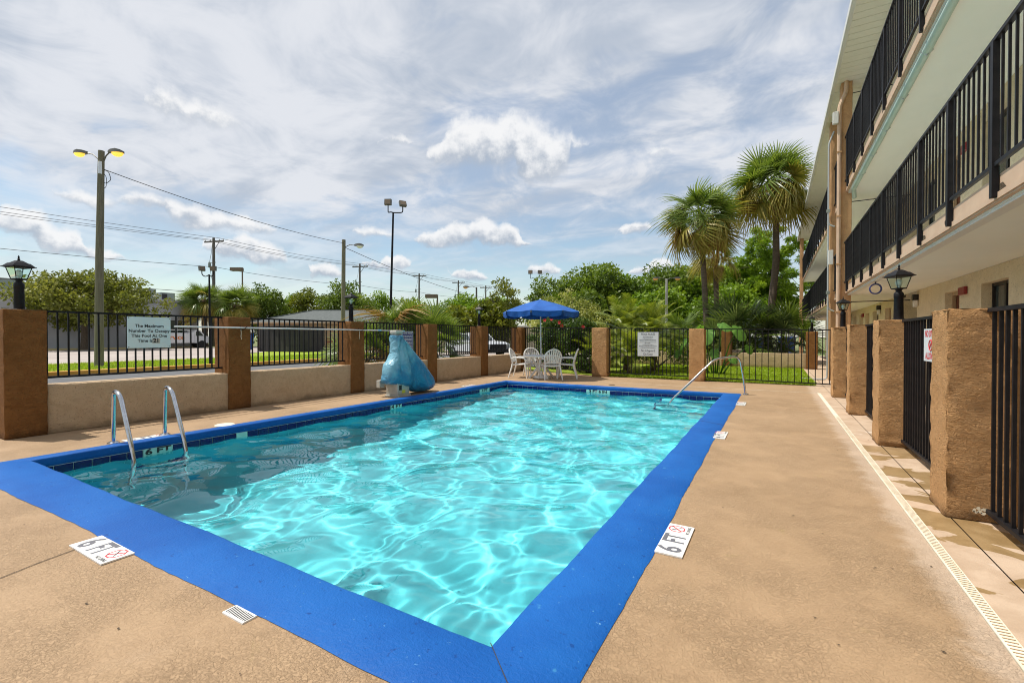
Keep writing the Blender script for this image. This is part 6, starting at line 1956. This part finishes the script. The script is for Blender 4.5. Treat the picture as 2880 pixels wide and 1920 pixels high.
# vehicles
def car(label, loc, rz, m, L=4.6, W=1.8, H_=1.65, name='parked_car', cat='car'):
    t = thing(name, label, cat, (0, 0, 0))
    body = [(-L * .5, .38), (L * .46, .36), (L * .5, .55), (L * .49, .85), (L * .40, .98), (L * .17, 1.06), (L * .05, H_ * .97), (-L * .05, H_), (-L * .40, H_ * .985), (-L * .485, 1.05), (-L * .5, .8)]
    q = MB(); n = len(body)
    vs = []
    for s_ in (-1, 1):
        for x, z in body:
            tw = 1 - max(0, (z - 1.0)) * .22
            vs.append((x, s_ * W / 2 * tw, z))
    fs = [(k, (k + 1) % n, n + (k + 1) % n, n + k) for k in range(n)] + [tuple(range(n - 1, -1, -1)), tuple(range(n, 2 * n))]
    q.add(vs, fs); q.build('body', m, t)
    for s_ in (-1, 1):
        for poly in ([(L * .14, 1.08), (L * .045, H_ * .93), (-L * .08, H_ * .94), (-L * .08, 1.08)], [(-L * .11, 1.08), (-L * .11, H_ * .94), (-L * .36, H_ * .94), (-L * .42, 1.1)]):
            q = MB()
            q.add([(x, s_ * (W / 2 * (1 - max(0, z - 1) * .22) + .006), z) for x, z in poly], [(0, 1, 2, 3)]); q.build('side_window', 'window', t)
    q = MB(); q.add([(L * .175, y * .9, 1.09) if abs(y) > 0 else 0 for y in (-W * .45, W * .45)] + [(L * .06, W * .38, H_ * .95), (L * .06, -W * .38, H_ * .95)], [(0, 1, 2, 3)])
    q.v = [(x + .012, y, z + .012) for x, y, z in q.v]; q.build('windscreen', 'window', t)
    q = MB(); q.box(L * .495, L * .51, -W * .33, W * .33, .55, .82); q.build('grille', 'dark', t)
    q = MB(); q.box(L * .47, L * .515, -W * .48, W * .48, .36, .52, .02); q.box(-L * .515, -L * .48, -W * .48, W * .48, .4, .58, .02); q.build('bumper', 'dark', t)
    for s_ in (-1, 1):
        q = MB(); q.box(L * .485, L * .505, s_ * W * .41 - .14, s_ * W * .41 + .14, .66, .84, .01); q.build('headlight', 'bulb', t)
        for x in (L * .31, -L * .30):
            q = MB(); q.tube([(x, s_ * (W / 2 - .2), .33), (x, s_ * (W / 2 + .01), .33)], .33, 18); wh = q.build('wheel', 'tyre', t)
            q = MB(); q.tube([(x, s_ * (W / 2 - .05), .33), (x, s_ * (W / 2 + .022), .33)], .2, 14); q.build('rim', 'conduit', wh)
    t.location = (loc[0], loc[1], 0); t.rotation_euler = (0, 0, rz)
    return t
car('white parked vehicle behind the fence, cut by the lantern pillar', (-17.0, 24.7), R(-20), 'carwhite', 4.7, 1.85, 1.58)
t = thing('service_truck', 'white service truck with orange lettering behind the occupancy sign', 'truck', (-61.0, 26.3, 0))
q = MB(); q.box(-61.9, -60.1, 23.2, 28.1, .55, 1.75, .05); q.build('body', 'carwhite', t)
q = MB(); q.prism([(28.1, .55), (29.9, .55), (29.95, 1.3), (29.3, 1.4), (28.7, 2.1), (28.1, 2.1)], 'x', -61.9, -60.1); q.build('cab', 'carwhite', t)
q = MB(); q.prism([(28.25, 1.4), (29.1, 1.4), (28.65, 1.95), (28.25, 1.95)], 'x', -60.095, -60.085); q.build('side_window', 'window', t)
for y in (24.2, 28.9):
    q = MB(); q.tube([(-61.9, y, .42), (-60.05, y, .42)], .42, 16); q.build('wheel', 'tyre', t)
text_mesh('lettering', 'Service', .78, 'orange', t, (-60.08, 25.9, 1.22), (0, 1, 0), (0, 0, 1), bold=.015)
q = MB(); q.box(-61.8, -60.2, 23.4, 27.9, 2.05, 2.15); q.tube([(-60.2, 23.5, 1.7), (-60.2, 23.5, 2.1)], .04, 5); q.tube([(-60.2, 27.8, 1.7), (-60.2, 27.8, 2.1)], .04, 5); q.build('ladder_rack', 'alu', t)
